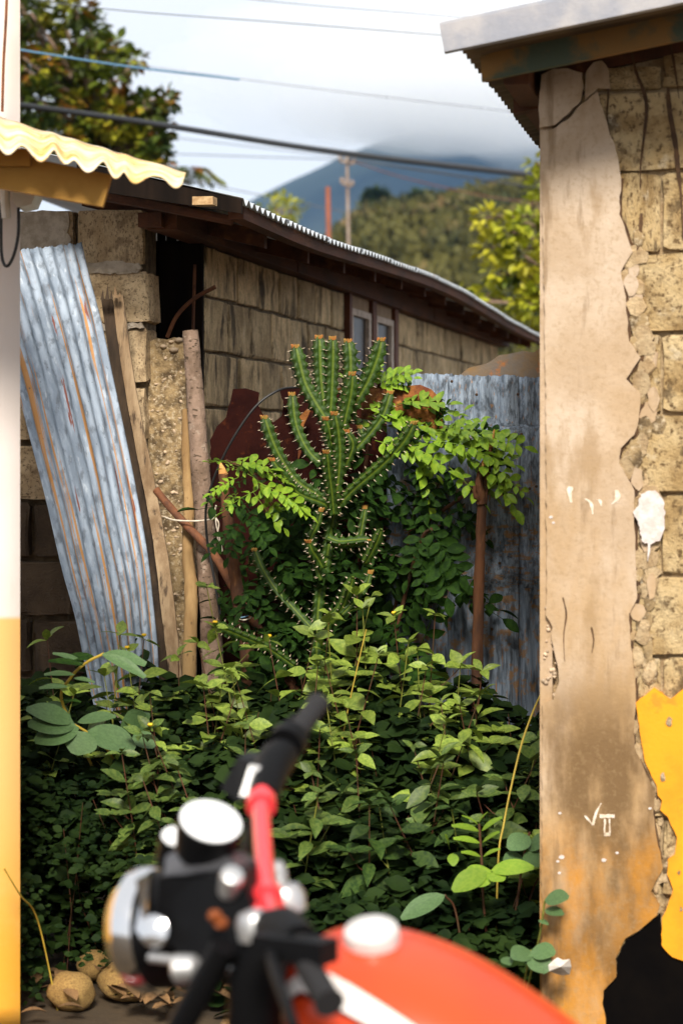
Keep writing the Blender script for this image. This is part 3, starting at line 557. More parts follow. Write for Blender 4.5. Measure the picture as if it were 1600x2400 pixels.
MB().prism([A0 + V * .02 - U * .006 + Z * 2.395, A0 + V * 3 - U * .006 + Z * wtop(3), A0 + V * 3 - U * .006 + Z * (wtop(3) + .09), A0 + V * .02 - U * .006 + Z * 2.485], U * .03).build('top_plate', M['redwood'], ph)

# ------------------------------------------------------------------ painted building on the left with its awning
pb = thing('painted_building', (-2, 6, 0), 'pale building with ochre painted base at the alley mouth', 'building')
G0 = Vector((-.823, 6.2, 0)); GV, GU = Vector((C10, S10, 0)), Vector((-S10, C10, 0))
v, f = grid(24, 60, lambda a, b: G0 - GV * (2.6 * (1 - a)) + Z * (2.78 * b) + GU * (.0025 * mnoise.noise((a * 40, b * 60, 2))))
gw = MB().add(v, f).build('wall', M['colpaint'], pb, True); gw.modifiers.new('thickness', 'SOLIDIFY').thickness = .7
if True:
    gw.modifiers['thickness'].offset = -1 if gw.data.polygons[0].normal.dot(GU) < 0 else 1
MB().tube(smoothpath([P(18, -40, 6.05), P(14, 60, 6.05), P(9, 150, 6.06), P(6, 262, 6.08)], 4), .004, 6).build('cable', M['rustpipe'], pb)
can = thing('awning', (-.9, 5.9, 2.0), 'yellow corrugated awning with ragged wavy edge on the painted building', 'awning')
AL, AR, BLp, BRp = P(-260, 300, 5.42), P(424, 428, 5.58), P(-260, 196, 6.2), P(436, 404, 6.02)
def Ae(s):
    p = AL.lerp(AR, s); return p + Vector((0, .03 * mnoise.noise((s * 14, 1, 1)), .016 * mnoise.noise((s * 13, 3, 2)) - .006 * math.sin(s * 9)))
corrugated('sheet', Ae, lambda s: BLp.lerp(BRp, s), 190, 11, .0125, Z, M['canopy'], can, 6, .004, .004, taper=.9, uneven=.45)
MB().prism([P(-260, 300, 5.62), P(262, 410, 5.62), P(241, 484, 5.62), P(-260, 394, 5.62)], (0, .03, 0)).build('fascia', M['ochre'], can)
MB().box(P(60, 402, 5.9), (.05, 0, 0), (0, .30, 0), (0, 0, .02)).build('bracket', M['ochre'], can)
MB().box(P(-120, 372, 5.9), (.05, 0, 0), (0, .30, 0), (0, 0, .02)).build('bracket', M['ochre'], can)
cd = thing('junction_box', P(40, 470, 6.1), 'pale plastic junction box with hanging cable loop on the painted wall', 'junction box')
MB().prism([P(27, 438, 6.02), P(86, 450, 6.02), P(74, 478, 6.02), P(42, 486, 6.02), P(28, 468, 6.02)], (0, .14, 0)).build('box', M['plastic'], cd)
MB().tube([P(14, 420, 6.03), P(13, 470, 6.03), P(16, 512, 6.03)], .012, 8).build('conduit', M['plastic'], cd, True)
MB().tube(smoothpath([P(4, 470, 6.04), P(3, 530, 6.03), P(5, 600, 6.03), P(16, 624, 6.02), P(32, 600, 6.02), P(43, 550, 6.02), P(44, 485, 6.03)], 6), .0042, 7).build('cable_loop', M['cable'], cd, True)

# ------------------------------------------------------------------ sheets, posts and scraps against the houses
def ribbed(name, left, right, waves, amp, mt, label, cat, n_l=26, parent=None, group=None, per=10, thick=.001, wob=.004):
    Lc, Rc = smoothpath([P(*p) for p in left], n_l // (len(left) - 1)), smoothpath([P(*p) for p in right], n_l // (len(right) - 1))
    n = min(len(Lc), len(Rc)); nw = int(waves * per); v, uv = [], []
    nrm = ((Rc[n // 2] - Lc[n // 2]).cross(Lc[-1] - Lc[0])).normalized()
    for i in range(n):
        for j in range(nw + 1):
            t = j / nw; a = Lc[min(len(Lc) - 1, round(i * (len(Lc) - 1) / (n - 1)))]; b = Rc[min(len(Rc) - 1, round(i * (len(Rc) - 1) / (n - 1)))]
            p = a.lerp(b, t) + nrm * (amp * math.cos(2 * math.pi * waves * t) + wob * mnoise.noise((t * 3, i * .2, 5)))
            if i in (0,): p += Z * random.uniform(-.004, .003)
            v.append(p); uv.append((t, i / (n - 1) * 3))
    f = [(i * (nw + 1) + j, i * (nw + 1) + j + 1, (i + 1) * (nw + 1) + j + 1, (i + 1) * (nw + 1) + j) for i in range(n - 1) for j in range(nw)]
    o = obj(name, mesh(name, v, f, True, uv), M[mt], parent); o.modifiers.new('thickness', 'SOLIDIFY').thickness = thick
    return tag(o, label, cat, group) if label else o
ribbed('corrugated_sheet', [(-55, 596, 7.95), (5, 780, 7.86), (48, 930, 7.78), (105, 1150, 7.66), (152, 1350, 7.56), (190, 1500, 7.48), (222, 1650, 7.42), (255, 1830, 7.36), (275, 1960, 7.32)],
    [(190, 570, 8.22), (222, 700, 8.15), (262, 880, 8.07), (310, 1110, 7.95), (344, 1300, 7.86), (364, 1480, 7.78), (370, 1650, 7.72), (376, 1830, 7.66), (380, 1960, 7.62)], 9.5, .0048, 'zinc', 'blue grey corrugated iron sheet streaked with rust leaning on the block house', 'metal sheet', 40, wob=.008)
fe = thing('corrugated_fence', P(1110, 2090, 7.8), 'dented grey corrugated iron fence beside the cracked house', 'fence')
def fsheet(x0, x1, ytop, D, waves, mt='fencezinc', kink=True):
    def colm(x): return [(x, ytop, D + .02), (x, ytop + 110, D), (x + 2, 1010, D - .012), (x + 1, 1130, D - .035), (x, 1260, D), (x, 1345, D - .02), (x - 1, 1420, D + .01), (x, 1700, D), (x, 2110, D)]
    return ribbed('fence_sheet', colm(x0), colm(x1), waves, .0095, mt, None, None, 48, fe, wob=.010)
fsheet(905, 1062, 876, 7.86, 2.8); fsheet(1050, 1216, 880, 7.82, 3); fsheet(1204, 1345, 884, 7.86, 2.6)
for x, y in [(1058, 894), (1116, 925), (1213, 924), (1221, 1018), (1240, 1145), (1256, 1140), (1170, 1320), (1152, 1475)]: MB().lathe(P(x, y, 7.80), (0, -1, 0), [(0, .005), (.006, .0045), (.008, .001)], 8).build('nail', M['stain'], fe)
bs = [P(x, y, 8.15) for x, y in rough([(1078, 878), (1098, 862), (1140, 852), (1170, 832), (1225, 822), (1250, 826), (1285, 804), (1340, 796), (1340, 1000), (1078, 1000)], 14, 2)]
tag(MB().prism(bs, (0, .002, 0)).build('torn_sheet', M['rustedge']), 'torn iron sheet with rust brown curved edge behind the grey fence', 'metal sheet')
# dark rusty sheets behind the cactus
def torn(name, pts, D, mt, label, tilt=0, group=None):
    out = rough(pts, 16, 3); q = [P(x, y, D + tilt * (x - pts[0][0])) for x, y in out]
    o = MB().prism(q, (0, .003, 0)).build(name, M[mt]); return tag(o, label, 'metal sheet', group)
torn('rusty_sheet', [(492, 1032), (508, 1000), (530, 978), (540, 940), (546, 912), (575, 910), (608, 920), (604, 948), (618, 975), (640, 990), (660, 975), (664, 940), (660, 912), (700, 906), (712, 960), (700, 1100), (690, 2070), (496, 2070)], 8.12, 'maroon', 'jagged dark maroon rusted sheet beside the bark post')
torn('rusty_sheet', [(655, 913), (700, 908), (800, 914), (905, 912), (1000, 960), (1010, 1200), (1010, 2050), (690, 2050), (690, 1000)], 8.05, 'maroon', 'wide dark maroon rusted sheet right behind the cactus')
mb = MB(); n = 14
cp = [(846, 912), (900, 910), (940, 906), (985, 902), (1010, 913), (1024, 928), (1036, 938)]
tv = [P(x, y, 7.72 - .0006 * (x - 846) + (.05 if x > 1015 else 0)) for x, y in cp] + [P(x + 1, y + dy, 7.70 - .0006 * (x - 846)) for (x, y), dy in zip(cp, (70, 78, 84, 92, 96, 95, 70))]
mb.add(tv, [(i, i + 1, i + 8, i + 7) for i in range(6)])
o = tag(mb.build('rusty_sheet', M['rust'], None, True), 'curled orange rusted sheet hooked over the fence by the bush', 'metal sheet'); o.modifiers.new('thickness', 'SOLIDIFY').thickness = .003
tag(MB().prism([P(x, y, 7.76) for x, y in rough([(772, 914), (800, 908), (905, 906), (936, 902), (936, 912), (850, 918), (775, 921)], 20, 1.5)], (0, .01, 0)).build('fence_rail', M['rust']), 'thin rusted strip lying along the top of the maroon sheets', 'metal strip')
o = MB().prism([P(x, y, 7.98) for x, y in [(702, 975), (712, 966), (720, 958), (727, 962), (722, 975), (712, 995), (706, 1060), (698, 1080)]], (0, .004, 0)).build('torn_flap', M['rust']); tag(o, 'small torn flap of bright rust on the maroon sheet', 'metal scrap')

# leaning splintered plank
pk = thing('splintered_plank', P(410, 1900, 7.6), 'split grey wooden plank with splintered top leaning beside the iron sheet', 'plank')
def strip(pts, w0, w1, dep, top=None):           # a long timber following pixel centre line
    q = smoothpath([P(*p) for p in pts], 5); v = []; n = len(q)
    for i, p in enumerate(q):
        w = (w0 + (w1 - w0) * i / (n - 1)) / F * p.y / 2 * random.uniform(.93, 1.05)
        v += [p + Vector((-w, 0, 0)), p + Vector((w, .004, 0)), p + Vector((w, dep, 0)), p + Vector((-w, dep, 0))]
    f = [(i * 4 + k, i * 4 + (k + 1) % 4, (i + 1) * 4 + (k + 1) % 4, (i + 1) * 4 + k) for i in range(n - 1) for k in range(4)] + [(3, 2, 1, 0), tuple(range(4 * n - 4, 4 * n))]
    return MB().add(v, f)
strip([(276, 690, 8.13), (296, 850, 8.10), (322, 1000, 8.06), (352, 1150, 8.00), (378, 1300, 7.87), (396, 1450, 7.81), (412, 1600, 7.74), (436, 1940, 7.6)], 24, 34, .03).build('split_face', M['plank'], pk)
strip([(250, 700, 8.15), (272, 850, 8.12), (298, 1000, 8.08), (326, 1150, 8.03), (352, 1300, 7.96), (374, 1450, 7.84), (390, 1600, 7.77), (416, 1940, 7.62)], 26, 30, .035).build('dark_face', M['darkplank'], pk)
for x, y, w, h in [(240, 702, 9, 24), (252, 702, 10, 36), (262, 700, 7, 20), (272, 698, 11, 30), (281, 696, 6, 12)]: MB().add([P(x - w / 2, y, 8.08), P(x + w / 2, y, 8.08), P(x + w / 2, y, 8.11), P(x - w / 2, y, 8.11), P(x + random.uniform(-5, 2), y - h, 8.09)], [(0, 1, 4), (1, 2, 4), (2, 3, 4), (3, 0, 4), (3, 2, 1, 0)]).build('splinter', M['plank' if x > 265 else 'darkplank'], pk)
def post(name, pts, rad, mt, label, jit=.06, tip=None, n=12, cat='post', k=6):
    q = smoothpath([P(*p) for p in pts], k); m = len(q); r = [(rad[0] + (rad[1] - rad[0]) * i / (m - 1)) / F * p.y * random.uniform(.95, 1.05) for i, p in enumerate(q)]
    t = thing(name, (q[-1].x, q[-1].y, 0), label, cat); MB().tube(q, r, n, jit=jit).build('shaft', M[mt], t, True)
    if tip:
        b, a = q[0], P(*tip); u_ = (a - b); MB().tube([b - u_ * .12, b + u_ * .35, a], [r[0] * 1.0, r[0] * .72, .0015], n, jit=.12).build('cut_tip', M['freshcut'], t, True)
    return t
post('bark_post', [(446, 775, 8.06), (456, 900, 8.05), (466, 1050, 8.03), (478, 1200, 8.0), (488, 1350, 7.96), (496, 1500, 7.92), (503, 1750, 7.87), (506, 2030, 7.82)], (19, 29), 'bark', 'straight grey bark covered post beside the broken wall stub', .05)
post('stripped_post', [(437, 960, 8.10), (438, 1090, 8.06), (443, 1180, 8.02), (440, 1290, 7.98), (448, 1380, 7.95), (446, 1480, 7.91), (441, 1640, 7.86), (440, 2020, 7.78)], (11, 19), 'stick', 'peeled yellowish crooked stick standing before the wall stub', .08)
post('rusty_pipe', [(366, 1148, 8.0), (400, 1190, 7.97), (450, 1245, 7.93), (505, 1305, 7.88), (560, 1400, 7.84), (640, 1530, 7.8), (740, 1700, 7.78), (900, 2000, 7.7)], (9, 12), 'rustpipe', 'slanting rust brown pole lashed across the posts', .05, cat='pole')
post('cut_branch', [(523, 1110, 7.75), (532, 1200, 7.75), (546, 1320, 7.73), (566, 1450, 7.72), (585, 1600, 7.7), (600, 2020, 7.68)], (11, 19), 'branch', 'cut brown stump branch with orange tip left of the cactus', .10, (516, 1082, 7.75))
cb = post('cut_branch', [(1146, 1048, 7.55), (1138, 1120, 7.55), (1128, 1200, 7.55), (1124, 1300, 7.55), (1120, 1450, 7.54), (1116, 1640, 7.53), (1112, 2060, 7.5)], (9, 15), 'branch', 'sharpened reddish forked stake standing before the grey fence', .10, (1158, 1006, 7.55))
MB().tube(smoothpath([P(1128, 1180, 7.54), P(1122, 1130, 7.53), P(1127, 1100, 7.53)], 4), [.016, .015, .014, .014, .013, .012, .011, .010, .009], 9, jit=.1).build('fork', M['branch'], cb, True)
MB().tube([P(1126, 1106, 7.53), P(1131, 1088, 7.53), P(1134, 1072, 7.53)], [.010, .008, .001], 8).build('fork_tip', M['freshcut'], cb, True)
MB().tube(smoothpath([P(1122, 1170, 7.53), P(1112, 1158, 7.52), P(1112, 1138, 7.52)], 4), [.009] * 4 + [.006] * 5, 7, jit=.1).build('twig', M['branch'], cb, True)
def cord(name, pts, w, mt, label, cat='cable', grp=None):
    q = smoothpath([P(*p) for p in pts], 8); return tag(MB().tube(q, [w / 2 / F * p.y for p in q], 7).build(name, M[mt], None, True), label, cat, grp)
cord('black_cable', [(712, 909, 7.9), (690, 908, 7.85), (650, 916, 7.8), (600, 952, 7.78), (550, 1022, 7.78), (510, 1100, 7.8), (488, 1165, 7.82), (482, 1210, 7.84), (487, 1275, 7.86), (500, 1345, 7.84), (516, 1440, 7.78)], 6, 'cable', 'black cable arching from the rusty sheets down across the bark post')
cord('white_string', [(384, 1211, 7.98), (410, 1219, 7.93), (455, 1221, 7.90), (490, 1218, 7.9), (506, 1211, 7.9), (503, 1200, 7.9), (507, 1184, 7.9)], 4, 'string', 'pale string tied round the posts with loose ends', 'string')
cord('white_string', [(505, 1212, 7.895), (513, 1228, 7.89), (510, 1258, 7.89), (521, 1292, 7.89), (515, 1262, 7.885), (507, 1232, 7.885), (506, 1212, 7.89)], 3.4, 'string', 'hanging loose loop of pale string below the knot', 'string')
cord('wire_scrap', [(596, 1428, 7.66), (585, 1441, 7.66), (566, 1447, 7.66), (555, 1444, 7.66)], 3, 'bluewire', 'curved scrap of blue wire beside the cut branch', 'wire')
cord('wire_scrap', [(597, 1430, 7.655), (590, 1446, 7.655), (572, 1453, 7.655), (556, 1450, 7.655)], 3, 'string', 'curved scrap of pale wire beside the cut branch', 'wire')

# ------------------------------------------------------------------ cactus
ca = thing('cactus', P(742, 1960, 7.6), 'tall many armed ribbed spiny cactus before the rusty sheets', 'cactus')
def cstem(pts, w, D, ribs=4, taper=.75, tip=True, dd=0):
    n0 = len(pts); q = smoothpath([P(x, y, D + dd * i / (n0 - 1)) for i, (x, y) in enumerate(pts)], 14)
    d = [0]; 
    for a, b in zip(q, q[1:]): d.append(d[-1] + (b - a).length)
    Ltot = d[-1]; step = .0065; m = max(6, int(Ltot / step)); path = []; k = 0
    for i in range(m + 1):
        s = Ltot * i / m
        while k < len(d) - 2 and d[k + 1] < s: k += 1
        path.append(q[k].lerp(q[k + 1], (s - d[k]) / max(1e-6, d[k + 1] - d[k])))
    rr = w / 2 / F * D; v, c, sv, sf = [], [], [], []; ref = Vector((math.cos(random.uniform(0, .5)), -.6, .1)); nn = ribs * 4; per = .026
    for i, p in enumerate(path):
        t = (path[min(i + 1, m)] - path[max(i - 1, 0)]).normalized(); a = (ref - t * ref.dot(t)).normalized(); b = t.cross(a); ref = a
        s = Ltot * i / m; env = min(1, .45 + s / .05) * (1 - (1 - taper) * s / Ltot); ph_ = s / per; saw = ph_ - math.floor(ph_); bump = .78 + .48 * (math.sin(math.pi * saw) ** 3)
        for j in range(nn):
            an = 2 * math.pi * j / nn; kk = j % 4
            r = rr * env * (bump if kk == 0 else (.46 if kk == 2 else .60)); v.append(p + (a * math.cos(an) + b * math.sin(an)) * r); c.append(.10 if kk == 0 else (.55 if kk == 2 else .04))
        if i > 1 and int(ph_ + .5) != int(Ltot * (i - 1) / m / per + .5):
            for j in range(ribs):
                an = 2 * math.pi * j / ribs; o = (a * math.cos(an) + b * math.sin(an)); e = p + o * rr * env * 1.17
                for sg in (-1, 1):
                    tp = e + (o + (a * -math.sin(an) + b * math.cos(an)) * sg * .6 - t * .3) * .0065; n = len(sv); sx = t * .0020; sy = (a * -math.sin(an) + b * math.cos(an)) * .0020
                    sv += [e - sx - o * .003, e + sx - o * .003, e + sy * sg * 1.4 - o * .003, tp]; sf += [(n, n + 1, n + 3), (n + 1, n + 2, n + 3), (n + 2, n, n + 3)]
    f = [(i * nn + j, i * nn + (j + 1) % nn, (i + 1) * nn + (j + 1) % nn, (i + 1) * nn + j) for i in range(m) for j in range(nn)] + [tuple(range(nn)), tuple(range(m * nn, (m + 1) * nn))]
    o = obj('stem', mesh('stem', v, f, True, None, c), M['cactus'], ca)
    obj('spines', mesh('spines', sv, sf), M['spine'], o, kind='stuff')
    if tip:
        t = (path[0] - path[3]).normalized(); mb = MB()
        for j in range(8):
            an = j * .8; side_ = Vector((math.cos(an), math.sin(an), 0)); e = path[0] + side_ * rr * .28
            mb.tube([e - t * .006, e + t * .003 + side_ * .002, e + t * .006 + side_ * .004], [.0040, .003, .001], 5)
        mb.build('bud', M['cactip'], o)
ST = [([(779, 792), (778, 860), (775, 930), (772, 985), (780, 1080), (785, 1160), (779, 1215), (772, 1255), (760, 1330), (746, 1400), (740, 1520), (742, 1700), (742, 1960)], 46, 7.60, .1),
    ([(692, 811), (700, 850), (714, 900), (738, 945), (765, 990), (778, 1040)], 46, 7.57, 0), ([(747, 789), (748, 850), (752, 910), (762, 970), (772, 1040)], 44, 7.64, 0), ([(815, 798), (819, 850), (816, 900), (802, 960), (788, 1030)], 46, 7.66, 0),
    ([(893, 795), (881, 840), (860, 892), (830, 945), (804, 990), (786, 1040)], 46, 7.58, .03), ([(825, 875), (820, 920), (808, 975), (797, 1030), (788, 1090)], 40, 7.53, .06), ([(684, 923), (688, 970), (698, 1012), (722, 1058), (755, 1090), (778, 1110)], 38, 7.62, 0),
    ([(619, 977), (633, 1022), (656, 1072), (690, 1122), (730, 1152), (772, 1178)], 40, 7.55, .05), ([(637, 1076), (670, 1122), (700, 1155), (755, 1178), (776, 1196)], 34, 7.50, .1), ([(914, 919), (897, 970), (872, 1007), (832, 1052), (796, 1092)], 38, 7.62, 0),
    ([(970, 990), (946, 1030), (910, 1072), (868, 1110), (820, 1152), (784, 1195)], 38, 7.50, .1), ([(783, 968), (790, 1010), (794, 1060), (790, 1120), (782, 1180)], 42, 7.50, .08), ([(763, 980), (772, 1020), (780, 1070)], 38, 7.52, .05), ([(764, 1058), (768, 1100), (775, 1150), (780, 1205)], 36, 7.48, .10),
    ([(855, 1188), (849, 1222), (840, 1260), (815, 1290)], 26, 7.60, 0), ([(753, 1194), (742, 1230), (728, 1262), (735, 1310), (752, 1360)], 24, 7.56, .04), ([(868, 1266), (830, 1270), (795, 1272), (768, 1262)], 32, 7.55, .04), ([(893, 1240), (880, 1270), (866, 1298), (853, 1318)], 32, 7.46, .06),
    ([(722, 1268), (730, 1288), (742, 1305), (756, 1330)], 34, 7.52, .06), ([(826, 1352), (814, 1385), (800, 1420), (770, 1460), (745, 1500)], 32, 7.48, .1), ([(868, 1340), (858, 1370), (838, 1400), (800, 1440)], 26, 7.52, 0), ([(498, 1460), (540, 1478), (585, 1497), (625, 1515), (690, 1560)], 30, 7.42, .1), ([(596, 1288), (612, 1330), (640, 1375), (680, 1420), (735, 1480)], 30, 7.7, -.06), ([(812, 1010), (825, 1040), (812, 1080), (790, 1120)], 34, 7.55, .04), ([(842, 1000), (848, 1030), (830, 1065), (795, 1110)], 34, 7.66, 0)]
for k, (pts, w, D, dd) in enumerate(ST): cstem(pts, w * (1.0 if k else .85), D, 4, .8 if k else .9, k not in (17, 19), dd)

# ------------------------------------------------------------------ plants
LM = {}
def leaf_mesh(key, wide=1.0, cup=.06, n=7, notch=0, fold=.10):
    v, f = [], []
    for i in range(n + 1):
        t = i / n; w = wide * .5 * (math.sin(math.pi * t ** (.95 if notch else .85)) ** (.62 if notch else 1.0)) ; z = -cup * 4 * (t - .5) ** 2 + cup
        if i in (0, n): w = .015 if not (notch and i == n) else .10
        v += [(-w, t, z + fold * w), (-w * .5, t + .0, z + fold * .35 * w), (0, t, z - .01), (w * .5, t, z + fold * .35 * w), (w, t, z + fold * w)]
    f = [(i * 5 + j, i * 5 + j + 1, (i + 1) * 5 + j + 1, (i + 1) * 5 + j) for i in range(n) for j in range(4)]
    LM[key] = mesh(key, v, f, True); return LM[key]
leaf_mesh('leaf', .52, .05, 5); leaf_mesh('leaf_b', .44, .09, 5, fold=.3); leaf_mesh('broad', .92, .05, 9, 1, .05); leaf_mesh('oblong', .48, .06, 7, 1, .12)
def copy_mesh(key, mt):
    k2 = key + '|' + mt
    if k2 not in LM: LM[k2] = LM[key].copy(); LM[k2].materials.append(M[mt])
    return LM[k2]
def leaf_obj(key, mt, base, tip, up, parent, w=1.0, name='leaf'):
    d = tip - base; return obj(name, copy_mesh(key, mt), None, parent, leafm(base, d, up, d.length, w))
# compound leaves (shared meshes)
ELV, ELF = [], []
for i_, (t_, w_) in enumerate(((0, .02), (.16, .17), (.38, .29), (.62, .29), (.84, .17), (1, .02))):
    ELV += [(-w_, t_, .05 - .2 * (t_ - .5) ** 2 + w_ * .25), (0, t_, .02 - .2 * (t_ - .5) ** 2), (w_, t_, .05 - .2 * (t_ - .5) ** 2 + w_ * .25)]
    if i_: ELF += [(i_ * 3 - 3, i_ * 3 - 2, i_ * 3 + 1, i_ * 3), (i_ * 3 - 2, i_ * 3 - 1, i_ * 3 + 2, i_ * 3 + 1)]
CM = []
for var in range(6):
    rs = random.Random(100 + var); V_, F_ = [], []; n = 3 + var % 3; bend = rs.uniform(.1, .4)
    def pt(t): return Vector((.04 * math.sin(3 * t + var), t, -bend * t * t))
    for i in range(n + 1):
        t = .18 + .80 * i / n; b = pt(t)
        for sg in ((-1, 1) if i < n else (0,)):
            d = Vector((sg * 1.0, .45, rs.uniform(-.5, .25))) if sg else Vector((.05, 1, -.3)); s = .36 * (1 - .25 * abs(t - .55)) * rs.uniform(.75, 1.15)
            m = leafm(b, d, Vector((0, 0, 1)) + Vector((rs.uniform(-.7, .7), rs.uniform(-.7, .7), 0)), s, .88); k = len(V_)
            V_ += [m @ Vector(p) for p in ELV]; F_ += [tuple(x + k for x in q) for q in ELF]
    mb = MB(); mb.v, mb.f = V_, F_; mb.tube([pt(t / 6) for t in range(7)], [.010 - .001 * t for t in range(7)], 4); CM.append((mb.v, mb.f))
CMM = {(i, mt): mesh('compound_leaf', *CM[i], True) for i in range(6) for mt in ('leaf_lime', 'leaf_bush')}
for (i, mt), me in CMM.items(): me.materials.append(M[mt])
bu = thing('pinnate_bush', P(880, 2050, 7.75), 'dense leafy bush of paired oval leaflets surrounding the cactus', 'bush')
def twig(pts, w=5): MB().tube(smoothpath([P(*p) for p in pts], 5), [w / 2 / F * 7.7] * (5 * (len(pts) - 1) + 1), 6, jit=.05).build('branch', M['branch'], bu, True)
for pts in [[(880, 2050, 7.8), (900, 1600, 7.8), (960, 1250, 7.78), (1010, 1060, 7.72), (1090, 1010, 7.6)], [(870, 2050, 7.82), (840, 1500, 7.84), (850, 1150, 7.8), (880, 960, 7.78), (890, 880, 7.74)], [(860, 2050, 7.8), (720, 1500, 7.84), (640, 1250, 7.8), (600, 1120, 7.7), (530, 1080, 7.62)], [(960, 1250, 7.78), (1060, 1180, 7.66), (1150, 1120, 7.6), (1200, 1140, 7.55)], [(900, 1600, 7.8), (960, 1350, 7.7), (990, 1260, 7.6), (1010, 1240, 7.55)]]: twig(pts, 9)
def cleaf(x, y, dx, dy, D, ln, mt, flat=None):
    b = P(x, y, D); d = Vector((dx, random.uniform(-.5, .15) if flat is None else flat, -dy)).normalized()
    up = Vector((random.uniform(-.25, .25), -.55 + random.uniform(-.25, .2), 1)); i = random.randrange(6); s = ln / F * D
    obj('compound_leaf', CMM[(i, mt)], None, bu, leafm(b, d, up, s))
H = [(872, 905, -.7, -.45, 7.66, 70), (880, 900, .8, -.35, 7.66, 90), (890, 905, 1, -.1, 7.64, 80), (870, 905, .3, -1, 7.7, 60), (905, 880, 1, -.2, 7.68, 60), (840, 900, .9, -.5, 7.7, 70),
    (850, 960, 1, -.1, 7.62, 110), (930, 950, 1, -.35, 7.6, 110), (900, 985, 1, .1, 7.6, 120), (960, 1000, 1, -.05, 7.58, 120), (1020, 1010, 1, -.3, 7.56, 100), (1000, 1030, 1, 0, 7.55, 130), (1080, 1010, 1, -.15, 7.55, 110), (1110, 1020, 1, .15, 7.55, 120), (1060, 1045, 1, .2, 7.54, 120), (940, 1040, .9, .2, 7.54, 120), (880, 1030, 1, .3, 7.56, 110), (1010, 1000, .6, -.6, 7.58, 80), (1090, 1070, 1, .45, 7.53, 120), (1140, 1060, .8, .7, 7.52, 100), (1150, 1100, .6, .8, 7.52, 110), (1170, 1110, .9, .5, 7.52, 80), (1050, 1090, .9, .7, 7.55, 110), (970, 1080, .6, .8, 7.56, 110), (1140, 1040, .9, .3, 7.58, 80), (820, 990, .9, .0, 7.68, 90), (860, 935, .9, .1, 7.7, 90), (990, 960, 1, -.2, 7.6, 80), (1060, 1000, .8, -.5, 7.6, 70),
    (545, 1090, -.5, -.3, 7.5, 60), (540, 1085, .9, -.15, 7.5, 90), (570, 1090, 1, .1, 7.5, 80), (560, 1120, -.9, .35, 7.48, 75), (580, 1110, .8, .45, 7.48, 90), (610, 1130, 1, .5, 7.47, 110), (600, 1150, -.8, .4, 7.46, 90), (540, 1140, -.6, .2, 7.5, 60), (650, 1160, .9, .45, 7.47, 90), (620, 1100, 1, .2, 7.5, 60)]
for x, y, dx, dy, D, ln in H: cleaf(x, y, dx, dy, D, ln * 1.02, 'leaf_lime'); cleaf(x + random.uniform(-25, 25), y + random.uniform(-6, 22), dx + random.uniform(-.4, .4), dy + random.uniform(-.3, .4), D + .03, ln * .8, 'leaf_lime' if random.random() < .5 else 'leaf_bush')
for x, y, dx, dy, D, ln in [(985, 1240, -.25, 1, 7.42, 120), (1005, 1230, .5, .8, 7.42, 140), (1020, 1260, .3, 1, 7.42, 140), (990, 1300, .1, 1, 7.42, 100), (560, 1230, -.8, .5, 7.5, 90), (570, 1210, .7, .5, 7.5, 90)]: cleaf(x, y, dx, dy, D, ln, 'leaf_bush', -.2)
for k in range(170):                             # body of the bush, its shade put into the darker leaf colour
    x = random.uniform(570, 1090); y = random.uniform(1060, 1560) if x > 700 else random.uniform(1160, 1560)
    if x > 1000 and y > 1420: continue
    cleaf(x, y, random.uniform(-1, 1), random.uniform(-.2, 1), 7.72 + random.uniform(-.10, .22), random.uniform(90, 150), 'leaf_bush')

# weeds with opposite leaves
def weed(x, D, h, lean, leaves=9, mt='leaf_weed', flower=False, label='leafy green weed with pointed paired leaves in the thicket before the cactus', big=1.0):
    X = (x - CX) / F * D; t = thing('weed', (X, D, 0), label, 'weed', 'weeds in the thicket')
    lean *= 2.4; top = Vector((X + lean, D + random.uniform(-.16, .06), h)); q = smoothpath([Vector((X, D, -.02)), Vector((X + lean * .2, D, h * .5)), top], 8)
    mb = MB().tube(q, [.0024 - .0009 * i / 16 for i in range(17)], 5)
    a0 = random.uniform(0, 3)
    for k in range(leaves):
        s = 1 - (k / leaves) * .62; p = q[int(s * 16)]; ang = a0 + k * 1.4 + random.uniform(-.3, .3); sz = (.046 + .026 * min(1, k / 2)) * random.uniform(.85, 1.2) * big
        for sg in ((0, math.pi) if k else (0, 1.57, 3.14, 4.7)):
            d = Vector((math.cos(ang + sg), math.sin(ang + sg) - .25, random.uniform(-.85, .5) + (.35 if k == 0 else 0)))
            leaf_obj('leaf' if random.random() < .6 else 'leaf_b', mt, p + Vector((0, 0, random.uniform(-.004, .004))), p + d.normalized() * sz, Vector((0, -.35, 1)) + rnd() * .8, t, random.uniform(.75, 1.3))
        if 2 < k < 6 and random.random() < .5:
            e = p + Vector((math.cos(ang + 1.2) * .09, math.sin(ang + 1.2) * .06, .07)); mb.tube([p, (p + e) / 2 - Z * .01, e], .0016, 4)
            for g in range(5):
                d = Vector((math.cos(g * 1.26), math.sin(g * 1.26) - .2, .15)); leaf_obj('leaf', mt, e, e + d.normalized() * sz * .7, Vector((0, -.35, 1)) + rnd() * .3, t)
    mb.build('stem', M['stem_red' if random.random() < .6 else 'stem_green'], t, True)
    if flower: MB().lathe(top + Z * .008, Z, [(0, .002), (.005, .008), (.010, .006)], 8).build('flower', M['petal'], t)
